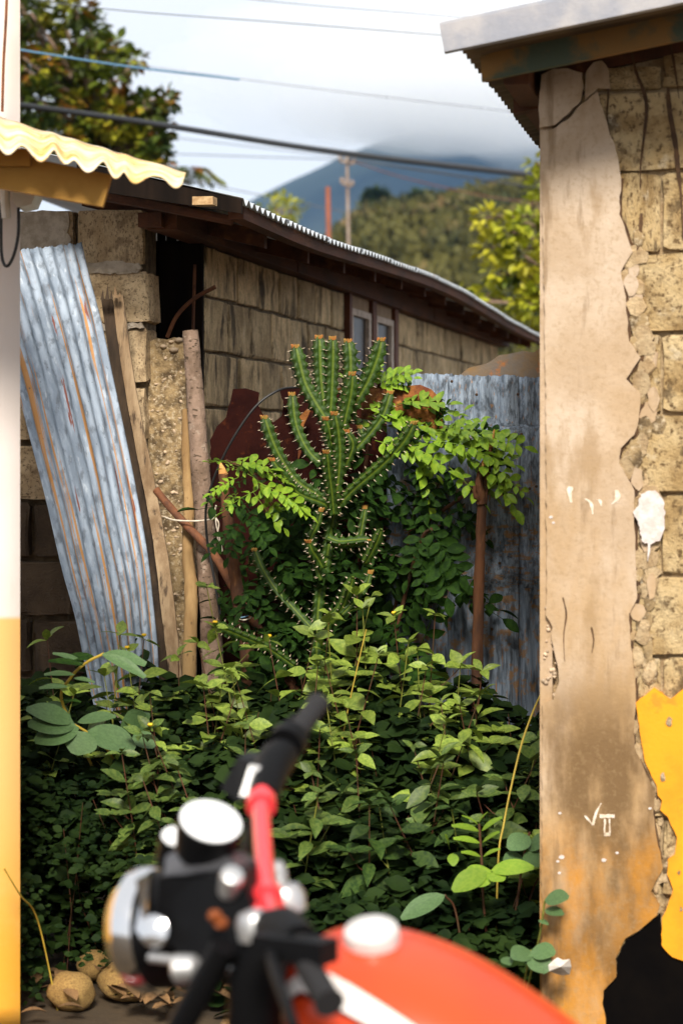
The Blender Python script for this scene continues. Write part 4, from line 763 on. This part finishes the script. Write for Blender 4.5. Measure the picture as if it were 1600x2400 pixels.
for x, ytop, D in [(160, 1500, 7.15), (240, 1490, 7.2), (290, 1500, 7.3), (350, 1530, 7.2), (420, 1535, 7.35), (480, 1560, 7.3), (545, 1500, 7.3), (590, 1470, 7.3), (575, 1370, 7.45), (640, 1480, 7.35), (690, 1500, 7.25), (740, 1430, 7.4), (770, 1400, 7.45), (830, 1395, 7.45), (800, 1450, 7.3), (880, 1430, 7.4), (905, 1500, 7.3), (960, 1440, 7.4), (985, 1435, 7.45), (1000, 1520, 7.3), (1060, 1550, 7.3), (1100, 1570, 7.3), (1140, 1620, 7.3), (1150, 1640, 7.1), (930, 1560, 7.2), (860, 1540, 7.15), (780, 1530, 7.1), (710, 1560, 7.1), (650, 1570, 7.1), (600, 1560, 7.15), (520, 1610, 7.1), (450, 1620, 7.05), (380, 1620, 7.0), (320, 1580, 7.0), (1010, 1620, 7.0), (1080, 1650, 7.0), (950, 1680, 6.9), (880, 1650, 6.95), (810, 1640, 6.9), (1190, 1730, 7.0), (1230, 1720, 7.1), (1250, 1700, 7.2), (740, 1700, 6.85), (560, 1690, 6.85), (480, 1700, 6.85), (410, 1720, 6.8), (1130, 1760, 6.85), (1060, 1750, 6.8), (990, 1770, 6.7), (910, 1780, 6.7), (840, 1760, 6.7), (1180, 1840, 6.75), (780, 1810, 6.65), (100, 1560, 7.1), (80, 1620, 7.0), (1210, 1900, 6.6), (1100, 1880, 6.6), (1020, 1880, 6.55), (930, 1900, 6.5), (860, 1880, 6.5), (520, 1800, 6.6), (440, 1830, 6.6), (340, 1760, 6.7), (710, 1850, 6.55)]:
    h = EYE - (ytop - HY) / F * D; fl_ = random.random() < .22
    where = 'before the leaning iron sheet' if x < 400 else 'before the wooden posts' if x < 600 else 'before the grey iron fence' if x > 1020 else 'right under the cactus' if D > 7.2 else 'low in the middle of the thicket'
    weed(x + random.uniform(-12, 12), D, h, random.uniform(-.06, .06), random.randint(7, 9), flower=fl_ and ytop < 1750, mt='leaf_weed' if ytop < 1690 or random.random() < .12 else 'leaf_mature' if ytop < 1860 else 'leaf_low', big=random.uniform(.9, 1.4), label=('yellow flowered' if fl_ and ytop < 1750 else 'leafy green') + ' weed with pointed paired leaves ' + where)  # lower tiers take darker leaf colours that stand for shade
# undergrowth mass
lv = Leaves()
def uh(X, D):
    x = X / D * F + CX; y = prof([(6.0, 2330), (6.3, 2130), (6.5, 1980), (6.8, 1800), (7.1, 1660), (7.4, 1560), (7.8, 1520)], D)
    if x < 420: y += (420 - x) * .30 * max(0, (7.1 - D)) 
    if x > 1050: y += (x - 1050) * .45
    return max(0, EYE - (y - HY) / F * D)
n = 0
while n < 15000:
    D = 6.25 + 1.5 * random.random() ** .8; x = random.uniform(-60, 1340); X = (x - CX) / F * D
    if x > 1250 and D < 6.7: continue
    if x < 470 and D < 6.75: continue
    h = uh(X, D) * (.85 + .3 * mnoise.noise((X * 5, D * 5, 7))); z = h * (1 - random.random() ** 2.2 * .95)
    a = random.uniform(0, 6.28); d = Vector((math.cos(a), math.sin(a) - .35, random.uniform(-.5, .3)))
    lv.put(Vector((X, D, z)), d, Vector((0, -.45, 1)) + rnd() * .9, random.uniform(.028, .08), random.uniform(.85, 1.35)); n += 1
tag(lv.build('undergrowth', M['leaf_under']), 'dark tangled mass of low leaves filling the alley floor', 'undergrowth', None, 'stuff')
sm = MB()
for k in range(130):
    D = random.uniform(6.4, 7.6); x = random.uniform(60, 1250); X = (x - CX) / F * D; h = uh(X, D) * random.uniform(.6, .95)
    if x < 470 and D < 6.7: continue
    b = Vector((X, D, 0)); e = Vector((X + random.uniform(-.15, .15), D + random.uniform(-.1, .1), h)); sm.tube([b, (b + e) / 2 + rnd() * .03, e], [.002, .0017, .0012], 3, cap=False)
tag(sm.build('weed_stalks', M['stem_red']), 'thin reddish stalks tangled through the low leaves', 'stalks', None, 'stuff')
# creeping leaves low on the left
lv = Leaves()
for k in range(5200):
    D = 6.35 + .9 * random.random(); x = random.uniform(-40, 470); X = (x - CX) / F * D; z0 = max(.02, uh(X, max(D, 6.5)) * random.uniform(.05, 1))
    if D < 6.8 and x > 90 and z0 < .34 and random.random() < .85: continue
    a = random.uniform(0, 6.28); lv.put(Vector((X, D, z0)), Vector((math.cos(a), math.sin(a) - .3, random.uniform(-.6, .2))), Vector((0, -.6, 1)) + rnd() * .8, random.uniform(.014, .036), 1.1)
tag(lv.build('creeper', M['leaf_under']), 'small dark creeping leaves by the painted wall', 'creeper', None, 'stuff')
# broad leaved plants
def stemtube(t, pts, w, mt, name='stem'): q = smoothpath([P(*p) for p in pts], 6); MB().tube(q, [w / 2 / F * p.y for p in q], 7).build(name, M[mt], t, True)
bl = thing('broadleaf_plant', P(230, 2080, 6.9), 'plant with large round grey green leaves by the painted wall', 'plant')
stemtube(bl, [(300, 2100, 7.0), (290, 1850, 6.98), (240, 1740, 6.95), (205, 1716, 6.92), (160, 1690, 6.90)], 6, 'stem_gold')
stemtube(bl, [(290, 1860, 6.98), (310, 1760, 6.94), (318, 1715, 6.92)], 5, 'stem_gold')
UPB = Vector((0, -.75, 1))
def bleaf(t, x0, y0, x1, y1, D, w=1.0, key='broad', mt='leaf_big', dd=-.03, up=None): leaf_obj(key, mt, P(x0, y0, D), P(x1, y1, D + dd), up or UPB, t, w)
for a in [(172, 1692, 62, 1662, 6.88, .62), (178, 1700, 66, 1698, 6.87, .8), (186, 1706, 82, 1738, 6.86, .85), (204, 1716, 175, 1768, 6.84, 1.6), (206, 1712, 316, 1756, 6.86, .72), (182, 1692, 272, 1680, 6.92, .45), (318, 1716, 306, 1664, 6.95, 1.3), (318, 1716, 352, 1676, 6.97, 1.1), (314, 1720, 362, 1752, 6.90, .9), (168, 1688, 108, 1652, 6.93, .9)]: bleaf(bl, *a)
stemtube(bl, [(300, 1980, 7.0), (200, 1760, 6.97), (145, 1640, 6.92), (165, 1590, 6.9), (200, 1555, 6.88), (244, 1532, 6.86)], 7, 'stem_gold')
for a in [(198, 1556, 124, 1532, 6.88, .5), (196, 1560, 114, 1550, 6.86, .55), (176, 1582, 104, 1582, 6.86, .55), (172, 1590, 222, 1600, 6.88, .5), (160, 1610, 92, 1614, 6.87, .6), (240, 1533, 342, 1558, 6.84, .8), (240, 1534, 340, 1588, 6.80, .6), (226, 1542, 150, 1545, 6.90, .8), (146, 1640, 190, 1646, 6.9, .5), (244, 1532, 300, 1540, 6.9, .9)]: bleaf(bl, *a, key='oblong', mt='leaf_bush' if random.random() < .5 else 'leaf_big')
br = thing('broadleaf_plant', P(1180, 2380, 6.45), 'plant with bright oblong and round leaves at the foot of the cracked house', 'plant')
stemtube(br, [(1165, 2380, 6.45), (1135, 2150, 6.42), (1128, 2020, 6.4), (1122, 1932, 6.38)], 6, 'stem_red')
stemtube(br, [(1165, 2380, 6.46), (1210, 2120, 6.44), (1222, 2030, 6.43), (1240, 1950, 6.42)], 6, 'stem_red')
for a in [(1122, 1948, 1058, 1936, 6.38, .62), (1128, 1948, 1176, 1916, 6.38, .62), (1124, 1976, 1062, 1966, 6.37, .62), (1130, 1975, 1170, 1950, 6.40, .62), (1126, 2008, 1080, 1998, 6.37, .62), (1132, 2008, 1172, 1990, 6.38, .6), (1120, 1934, 1082, 1912, 6.40, .35), (1121, 1932, 1142, 1904, 6.40, .35)]: bleaf(br, *a, key='oblong', mt='leaf_bright')
for a in [(1150, 2040, 1090, 2072, 6.34, 1.1), (1150, 2040, 1250, 2034, 6.33, .55), (1140, 2042, 1060, 2088, 6.33, .7), (1150, 2046, 1180, 2064, 6.32, 1.2), (1042, 2098, 940, 2154, 6.30, .5), (1240, 1960, 1190, 1990, 6.4, 1.0), (1236, 1990, 1290, 1960, 6.4, .8), (1226, 2010, 1180, 2020, 6.4, 1.0), (1228, 2000, 1270, 2030, 6.38, 1.0), (1276, 2108, 1332, 2104, 5.95, .95), (1276, 2132, 1320, 2144, 5.95, .7), (1262, 2156, 1284, 2168, 5.98, .5), (1242, 2228, 1198, 2246, 5.98, 1.1), (1244, 2228, 1300, 2236, 5.98, 1.05), (1244, 2230, 1280, 2280, 5.97, 1.1), (1178, 2244, 1196, 2262, 6.0, .9), (1052, 1988, 1042, 1958, 6.4, .8), (1060, 2000, 1062, 2030, 6.4, .8)]: bleaf(br, *a, mt='leaf_bright' if a[4] > 6.3 and a[1] < 2060 and a[0] < 1160 else 'leaf_big')
stemtube(br, [(1210, 2400, 6.2), (1236, 2260, 6.02), (1244, 2228, 5.99)], 5, 'stem_green'); stemtube(br, [(1215, 2400, 6.2), (1262, 2200, 6.0), (1276, 2110, 5.96)], 5, 'stem_green'); stemtube(br, [(1100, 2390, 6.4), (1070, 2150, 6.35), (1042, 2098, 6.31)], 5, 'stem_red')
gs = cord('grass_stalk', [(1269, 1622, 6.7), (1248, 1668, 6.66), (1222, 1742, 6.62), (1198, 1840, 6.58), (1180, 1930, 6.55), (1166, 2030, 6.52), (1160, 2350, 6.5)], 4.5, 'stem_gold', 'single yellow grass stalk arching up to the cracked wall', 'grass stalk')
cord('grass_stalk', [(858, 1475, 7.1), (838, 1560, 7.1), (812, 1680, 7.1), (790, 1820, 7.05), (780, 2060, 7.0)], 3, 'stem_gold', 'yellow grass stalk rising among the weeds under the cactus', 'grass stalk')
cord('grass_stalk', [(10, 2035, 6.05), (48, 2098, 6.12), (90, 2160, 6.3), (140, 2390, 6.4)], 4, 'stem_gold', 'dry yellow grass stalk bent against the ochre wall base', 'grass stalk')
# stones, litter
def stone(x, y, w, h, D, label, seed):
    bm = bmesh.new(); bmesh.ops.create_icosphere(bm, subdivisions=3, radius=1); c = P(x, y, D)
    for q in bm.verts: q.co *= 1 + .16 * mnoise.fractal(q.co * 1.1 + Vector((seed, 0, 0)), 1, 2, 4)
    me = bpy.data.meshes.new('stone'); bm.to_mesh(me); bm.free(); me.polygons.foreach_set('use_smooth', [True] * len(me.polygons))
    hz = h / 2 / F * D; tag(obj('stone', me, M['stone'], None, Matrix.Translation((c.x, D, max(hz * .8, c.z))) @ Matrix.Rotation(.25, 4, 'Y') @ Matrix.Diagonal((w / 2 / F * D, w / 2 / F * D, hz, 1))), label, 'stone', 'stones by the painted wall')
stone(222, 2305, 82, 70, 6.75, 'smaller dusty stone behind the other two', 2); stone(292, 2365, 125, 95, 6.5, 'largest rounded yellowish stone beside the leaf litter', 9); stone(168, 2400, 110, 90, 6.4, 'tan stone closest to the ochre wall base', 5)
for k in range(60):
    x = random.uniform(290, 540) if k < 46 else random.uniform(70, 300); D = random.uniform(6.22, 6.7); X = (x - CX) / F * D; b = Vector((X, D, .02 + random.random() * .03)); a = random.uniform(0, 6.28)
    tag(leaf_obj('leaf_b', 'litter', b, b + Vector((math.cos(a), math.sin(a), random.uniform(-.1, .5))) * .07, Z, None, 1.2, 'dead_leaf'), 'dry brown dead leaf lying on the earth by the stones', 'leaf', 'dead leaves on the earth')
pp = thing('paper_scrap', P(1308, 2272, 5.9), 'crumpled white paper scrap at the foot of the cracked house', 'litter')
mb = MB(); rs = random.Random(4); pts = [(1284, 2262), (1294, 2252), (1306, 2244), (1318, 2250), (1334, 2248), (1338, 2266), (1334, 2284), (1316, 2286), (1300, 2282), (1286, 2276)]
c = P(1312, 2266, 5.86); vv = [P(x, y, 5.9 + rs.uniform(-.02, .02)) for x, y in pts]; mb.add([c] + vv + [P(1312, 2268, 5.93)], [(0, i + 1, (i + 1) % 10 + 1) for i in range(10)] + [(11, (i + 1) % 10 + 1, i + 1) for i in range(10)])
mb.build('paper', M['paper'], pp)

# ------------------------------------------------------------------ motorcycle
mo = thing('motorcycle', (.15, 3.0, 0), 'red motorcycle with chrome headlamp and white dial parked before the weeds', 'motorcycle')
FD = Vector((-.86, .51, 0)); SD = Vector((.51, .86, 0))       # forward, and towards its far side
def part(name, mb, mt, parent=mo, smooth=True): return mb.build(name, M[mt], parent, smooth)
# tank: rings along the bike
tank = MB(); rings = []; tf = Vector((-.050, 3.18, .752)); nsec = 14; LA = R(13); SL, ZL = SD * math.cos(LA) + Z * math.sin(LA), Z * math.cos(LA) - SD * math.sin(LA)
TK = [(0, .045, .055, .005), (.015, .085, .085, .008), (.05, .110, .105, .006), (.11, .125, .112, .0), (.19, .128, .108, -.012), (.27, .120, .096, -.034), (.35, .104, .080, -.062), (.43, .082, .06, -.092), (.50, .06, .04, -.116), (.53, .03, .02, -.126)]
v = []
for s, hw, hh, dz in TK:
    for k in range(nsec * 2):
        a = 2 * math.pi * k / (nsec * 2); cx, sz = math.cos(a), math.sin(a)
        v.append(tf - FD * s + SL * (hw * math.copysign(abs(cx) ** .75, cx)) + ZL * (dz + hh * math.copysign(abs(sz) ** .85, sz) * (1 if sz > 0 else 1.1)))
m2 = nsec * 2; f = [(i * m2 + k, i * m2 + (k + 1) % m2, (i + 1) * m2 + (k + 1) % m2, (i + 1) * m2 + k) for i in range(len(TK) - 1) for k in range(m2)] + [tuple(range(m2))[::-1], tuple(range((len(TK) - 1) * m2, len(TK) * m2))]
tk = obj('tank', mesh('tank', v, f, True), M['tank'], mo); tk.modifiers.new('smooth', 'SUBSURF').levels = 1; tk.modifiers['smooth'].render_levels = 2
part('fuel_cap', MB().lathe(tf - FD * .118 + ZL * .106, ZL - FD * .10 - SL * .12, [(0, .036), (.012, .037), (.020, .034), (.024, .026), (.026, .012)], 32), 'cap')
# white chevron decal on the near flank
def flank(s, zz, off=.004):
    i = max(k for k in range(len(TK)) if TK[k][0] <= s + 1e-6); j = min(i + 1, len(TK) - 1); u_ = 0 if i == j else (s - TK[i][0]) / (TK[j][0] - TK[i][0])
    hw, hh, dz = [TK[i][q] + (TK[j][q] - TK[i][q]) * u_ for q in (1, 2, 3)]; q = max(-.97, min(.97, zz)); cz = abs(q) ** (1 / .85)
    return tf - FD * s - SL * (hw * (1 - cz * cz) ** .375 + off) + ZL * (dz + hh * q * (1 if q > 0 else 1.1))
def decal(name, top, bot, mt, off):
    n = len(top); v = [flank(s, z, off) for s, z in top] + [flank(s, z, off) for s, z in bot]
    return obj(name, mesh(name, v, [(i, i + 1, n + i + 1, n + i) for i in range(n - 1)], True), M[mt], tk)
ss = [.03 + .035 * i for i in range(13)]
zt = [.70, .90, .87, .84, .80, .76, .72, .68, .64, .60, .55, .50, .45]
decal('stripe', list(zip(ss, zt)), [(s, z - .22) for s, z in zip(ss, zt)], 'stripe', .005)
decal('lower_panel', [(s, z - .235) for s, z in zip(ss, zt)], [(s, -.93) for s in ss], 'tankdark', .004)
# seat
sp0 = tf - FD * .47 + Z * -.035; v = []
for i in range(9):
    s = i / 8; hw = .10 + .04 * math.sin(math.pi * min(1, s * 1.3)); zt_ = .012 + .03 * s * s + (.0 if i else -.02)
    for y_, z_ in ((-1, -.05), (-1, .0), (-.8, .028), (0, .036), (.8, .028), (1, .0), (1, -.05)): v.append(sp0 - FD * (.62 * s) + SD * (hw * y_) + Z * (z_ + zt_))
f = [(i * 7 + k, i * 7 + (k + 1) % 7, (i + 1) * 7 + (k + 1) % 7, (i + 1) * 7 + k) for i in range(8) for k in range(7)] + [tuple(range(7)), tuple(range(56, 63))]
mb = MB().add(v, f); st_ = part('seat', mb, 'seat')
# handlebar
hb = [P(772, 2352, 2.84), P(742, 2300, 2.88), P(700, 2222, 2.93), P(665, 2190, 2.98), P(636, 2150, 3.05), P(624, 2080, 3.14), P(616, 1980, 3.24), P(612, 1880, 3.34), P(624, 1810, 3.42), P(660, 1765, 3.48), P(700, 1712, 3.55), P(746, 1648, 3.62)]
part('handlebar', MB().tube(smoothpath(hb[3:9], 6), .0125, 12), 'redbar')
for sg in (-1, 1):
    part('bar_collar', MB().tube([P(612, 1892, 3.335), P(612, 1874, 3.352)] if sg > 0 else [P(627, 2110, 3.11), P(626, 2098, 3.125)], .021, 14), 'redbar')
part('grip', MB().tube(smoothpath(hb[:3], 6), [.019] + [.0165] * 11 + [.021], 14), 'rubber')
part('grip', MB().tube(smoothpath(hb[9:][::-1], 6), [.018] + [.0155] * 11 + [.020], 14), 'rubber')
part('clutch_perch', MB().tube([P(704, 2214, 2.94), P(662, 2180, 2.99), P(630, 2172, 3.03)], [.026, .030, .022], 12).box(P(690, 2222, 2.92), SD * .02, FD * .05, Z * .014), 'black')
part('clutch_lever', MB().tube(smoothpath([P(640, 2190, 2.96), P(640, 2262, 2.88), P(670, 2350, 2.80), P(690, 2410, 2.76)], 5), .007, 8), 'black')
part('switch_housing', MB().tube([P(662, 1768, 3.47), P(636, 1800, 3.43), P(616, 1868, 3.37)], [.025, .027, .022], 14).lathe(P(668, 1748, 3.48), P(700, 1712, 3.55) - P(660, 1765, 3.48), [(0, .027), (.025, .028), (.03, .018)], 16), 'black')
mc = part('brake_reservoir', MB().prism([P(516, 1848, 3.42), P(556, 1778, 3.44), P(624, 1784, 3.43), P(612, 1868, 3.40), P(556, 1880, 3.40)], (.012, .05, .004)), 'black', mo, False)
MB().prism([P(586, 1792, 3.395), P(610, 1796, 3.392), P(598, 1862, 3.385), P(562, 1866, 3.382)], (0, .004, 0)).build('cover', M['alu'], mc)
part('brake_lever', MB().tube(smoothpath([P(600, 1800, 3.46), P(628, 1750, 3.55), P(690, 1680, 3.66)], 5), .006, 8), 'black')
# yoke, clamps, forks
part('top_yoke', MB().tube([P(588, 2190, 3.08), P(602, 2150, 3.10), P(622, 2118, 3.13)], [.02, .018, .014], 10).tube([P(662, 2178, 3.15), P(648, 2140, 3.14), P(628, 2112, 3.13)], [.018, .017, .013], 10), 'redbar')
for x, y, D, r in [(602, 2176, 3.04, .024), (672, 2112, 3.22, .027), (655, 2058, 3.26, .013), (590, 2050, 3.26, .012)]: part('fork_nut', MB().lathe(P(x, y, D) - Z * .012, Z + FD * .1 - SD * .12, [(0, r), (.022, r), (.032, r * .8), (.036, r * .35)], 16), 'alu')
AX = P(610, 2140, 3.15) + FD * .34; AX.z = .30
for sg in (-1, 1):
    tp = P(612, 2190, 3.12) + SD * (.085 * sg); bt = AX + SD * (.085 * sg)
    part('fork_leg', MB().tube([tp, tp.lerp(bt, .5), tp.lerp(bt, .51), bt], [.018, .018, .026, .026], 14), 'chrome' if sg > 0 else 'black')
part('fork_shroud', MB().tube([P(624, 2190, 3.05), P(604, 2290, 3.06), P(590, 2420, 3.08)], [.030, .036, .034], 14), 'black')
part('steering_head', MB().tube([P(640, 2160, 3.16), P(610, 2320, 3.2)], .032, 14), 'black')
# headlamp
HC, HD = P(444, 2176, 3.30), (FD - Z * .12 - SD * .10).normalized()
part('headlamp_bucket', MB().lathe(HC - HD * .07, HD, [(-.03, .02), (-.02, .045), (.02, .072), (.07, .080), (.115, .081)], 36), 'black')
part('headlamp_ring', MB().lathe(HC + HD * .045, HD, [(0, .083), (.010, .087), (.028, .086), (.036, .078), (.032, .073)], 40), 'chrome')
part('headlamp_lens', MB().lathe(HC + HD * .083, HD, [(0, .074), (.012, .066), (.022, .045), (.026, .015)], 32), 'lens')
part('headlamp_bracket', MB().prism([P(388, 2008, 3.2), P(420, 1985, 3.22), P(530, 2005, 3.16), P(560, 2030, 3.14), P(548, 2056, 3.12), P(470, 2048, 3.12), P(384, 2052, 3.16)], (.02, .09, -.01)), 'darkmetal', mo, False)
part('cowl', MB().prism([P(372, 2058, 3.17), P(470, 2046, 3.13), P(566, 2050, 3.10), P(590, 2120, 3.08), P(570, 2230, 3.07), P(470, 2262, 3.10), P(400, 2216, 3.14), P(368, 2140, 3.17)], (.02, .10, 0)), 'black', mo, False)
part('reflector', MB().lathe(P(364, 2182, 3.14), (-.2, -1, .3), [(0, .022), (.01, .020), (.014, .008)], 20), 'chrome')
part('headlamp_ear', MB().prism([P(318, 2064, 3.17), P(350, 2054, 3.16), P(346, 2120, 3.15), P(338, 2186, 3.15), P(316, 2184, 3.16), P(328, 2120, 3.17)], (.005, .03, 0)), 'chrome', mo, False)
part('ignition_switch', MB().lathe(P(543, 2058, 3.08), Z * .7 - FD * .5 - SD * .5, [(-.03, .014), (0, .016), (.008, .014), (.011, .005)], 20), 'alu')
part('warning_lamp', MB().lathe(P(506, 2148, 3.06), Z * .3 - SD, [(0, .009), (.008, .008), (.012, .004)], 14).lathe(P(520, 2164, 3.06), Z * .3 - SD, [(0, .009), (.008, .007)], 14), 'amber')
# instruments
DN = (Z * .80 - FD * .42 - SD * .30).normalized(); DC = P(494, 1927, 3.17)
cup = part('instrument_cup', MB().lathe(DC - DN * .062, DN, [(0, .022), (.012, .038), (.045, .043), (.062, .0435)], 36), 'black')
obj('dial', MB().lathe(DC + DN * .0005, DN, [(0, .0405), (.002, .0405), (.004, .035), (.005, .02)], 36).build('dial_glass', M['dial'], cup, True).data, None, cup) if False else MB().lathe(DC + DN * .0005, DN, [(0, .0405), (.002, .0405), (.004, .035), (.005, .02)], 36).build('dial', M['dial'], cup, True)
D2 = P(412, 1962, 3.25); cup2 = part('instrument_cup', MB().lathe(D2 - DN * .05, DN, [(0, .016), (.01, .020), (.05, .021)], 28), 'black'); MB().lathe(D2 + DN * .0005, DN, [(0, .019), (.003, .017)], 28).build('dial', M['dial'], cup2, True)
part('instrument_bracket', MB().tube([P(500, 1990, 3.18), P(560, 2080, 3.15), P(612, 2160, 3.13)], .016, 10), 'black')
part('indicator_stalk', MB().tube([P(352, 2244, 3.15), P(440, 2254, 3.12), P(560, 2276, 3.08)], .0065, 10), 'alu')
part('indicator', MB().lathe(P(440, 2270, 3.10), (-.9, .2, -.1), [(-.02, .008), (-.01, .018), (.015, .02), (.02, .012)], 18), 'alu')
for pts in ([(520, 1990, 3.2), (590, 1990, 3.3), (604, 1880, 3.4), (628, 1840, 3.42)], [(560, 2230, 3.1), (640, 2240, 3.02), (660, 2200, 2.98)], [(548, 2100, 3.12), (580, 1960, 3.32), (600, 1860, 3.42)]): part('control_cable', MB().tube(smoothpath([P(*p) for p in pts], 6), .005, 8), 'black')
# lower machine, below the picture's edge
AR_ = AX - FD * 1.24; AR_.z = .30
for c in (AX, AR_):
    wh = part('wheel', MB().lathe(c - SD * .03, SD, [(0, .045), (0, .05), (.06, .05), (.06, .045)], 20), 'alu')
    v = []
    for k in range(40):
        a = 2 * math.pi * k / 40; o = FD * math.cos(a) + Z * math.sin(a)
        for q in range(8):
            b = 2 * math.pi * q / 8; v.append(c + o * (.262 + .038 * math.cos(b)) + SD * (.04 * math.sin(b)))
    MB().add(v, [(k * 8 + q, k * 8 + (q + 1) % 8, ((k + 1) % 40) * 8 + (q + 1) % 8, ((k + 1) % 40) * 8 + q) for k in range(40) for q in range(8)]).build('tyre', M['rubber'], wh, True)
    for k in range(12):
        a = 2 * math.pi * k / 12; o = FD * math.cos(a) + Z * math.sin(a); MB().tube([c + o * .04, c + o * .235], .0025, 5).build('spoke', M['chrome'], wh)
part('front_mudguard', MB().tube(smoothpath([AX + FD * .20 + Z * .25, AX + Z * .325, AX - FD * .24 + Z * .22], 6), .045, 10), 'tankdark')
part('frame', MB().tube(smoothpath([P(640, 2180, 3.16), tf - FD * .25 - Z * .16, tf - FD * .6 - Z * .14, AR_ + Z * .35], 5), .018, 8).tube(smoothpath([P(620, 2300, 3.2), tf - FD * .08 - Z * .35, tf - FD * .15 - Z * .52, AR_ + FD * .35 + Z * .02, AR_], 5), .018, 8), 'black')
part('engine', MB().box(tf - FD * .26 - Z * .42, FD * .15, SD * .12, Z * .11).lathe(tf - FD * .17 - Z * .36, Z * .9 + FD * .3, [(0, .06), (.03, .07), (.035, .06), (.06, .07), (.065, .06), (.09, .07), (.095, .06), (.12, .07), (.15, .05)], 20), 'alu', mo, False)
part('side_stand', MB().tube([tf - FD * .25 - Z * .5 - SD * .08, Vector((tf.x, tf.y, .01)) - FD * .22 - SD * .30], .011, 8), 'black')

# ------------------------------------------------------------------ cloud on the mountain top, haze
def vol(name, color, dens, aniso=0.0):
    m = bpy.data.materials.new(name); m.use_nodes = True; t = m.node_tree; t.nodes.remove(t.nodes['Principled BSDF'])
    v = t.nodes.new('ShaderNodeVolumePrincipled'); v.inputs['Color'].default_value = (*color, 1); v.inputs['Density'].default_value = dens; v.inputs['Anisotropy'].default_value = aniso
    t.links.new(v.outputs[0], t.nodes['Material Output'].inputs['Volume']); return m
bm = bmesh.new(); bmesh.ops.create_cube(bm, size=1); me = bpy.data.meshes.new('haze'); bm.to_mesh(me); bm.free()
obj('haze', me, vol('haze', (.26, .54, 1.0), .000060), None, Matrix.Translation((0, 2300, 318)) @ Matrix.Diagonal((9000, 6800, 640, 1)), kind='stuff', label='thin bluish haze in front of the mountain')

cm = vol('cloud', (1, 1, 1), .0030)
rs = random.Random(3)
for k, (x, y, w, h, dep) in enumerate([(1050, 170, 620, 190, 260), (1300, 190, 520, 190, 240), (960, 215, 330, 130, 170), (1160, 235, 300, 125, 170), (1080, 285, 150, 72, 110), (930, 270, 140, 74, 110), (1230, 285, 170, 85, 110), (1000, 318, 90, 42, 80), (1160, 325, 110, 42, 80)]):
    D = 3420 + 30 * k; c = P(x, y, D); s_ = D / F
    bm = bmesh.new(); bmesh.ops.create_uvsphere(bm, u_segments=48, v_segments=28, radius=1)
    for q in bm.verts: q.co *= 1 + .22 * mnoise.fractal(q.co * 1.6 + Vector((k * 7, 0, 0)), 1, 2, 4)
    me = bpy.data.meshes.new('cloud'); bm.to_mesh(me); bm.free()
    tag(obj('cloud', me, cm, None, Matrix.Translation(c) @ Matrix.Diagonal((w * s_, dep, h * s_, 1))), 'soft white cloud resting on the mountain top', 'cloud', 'clouds on the mountain', 'stuff')
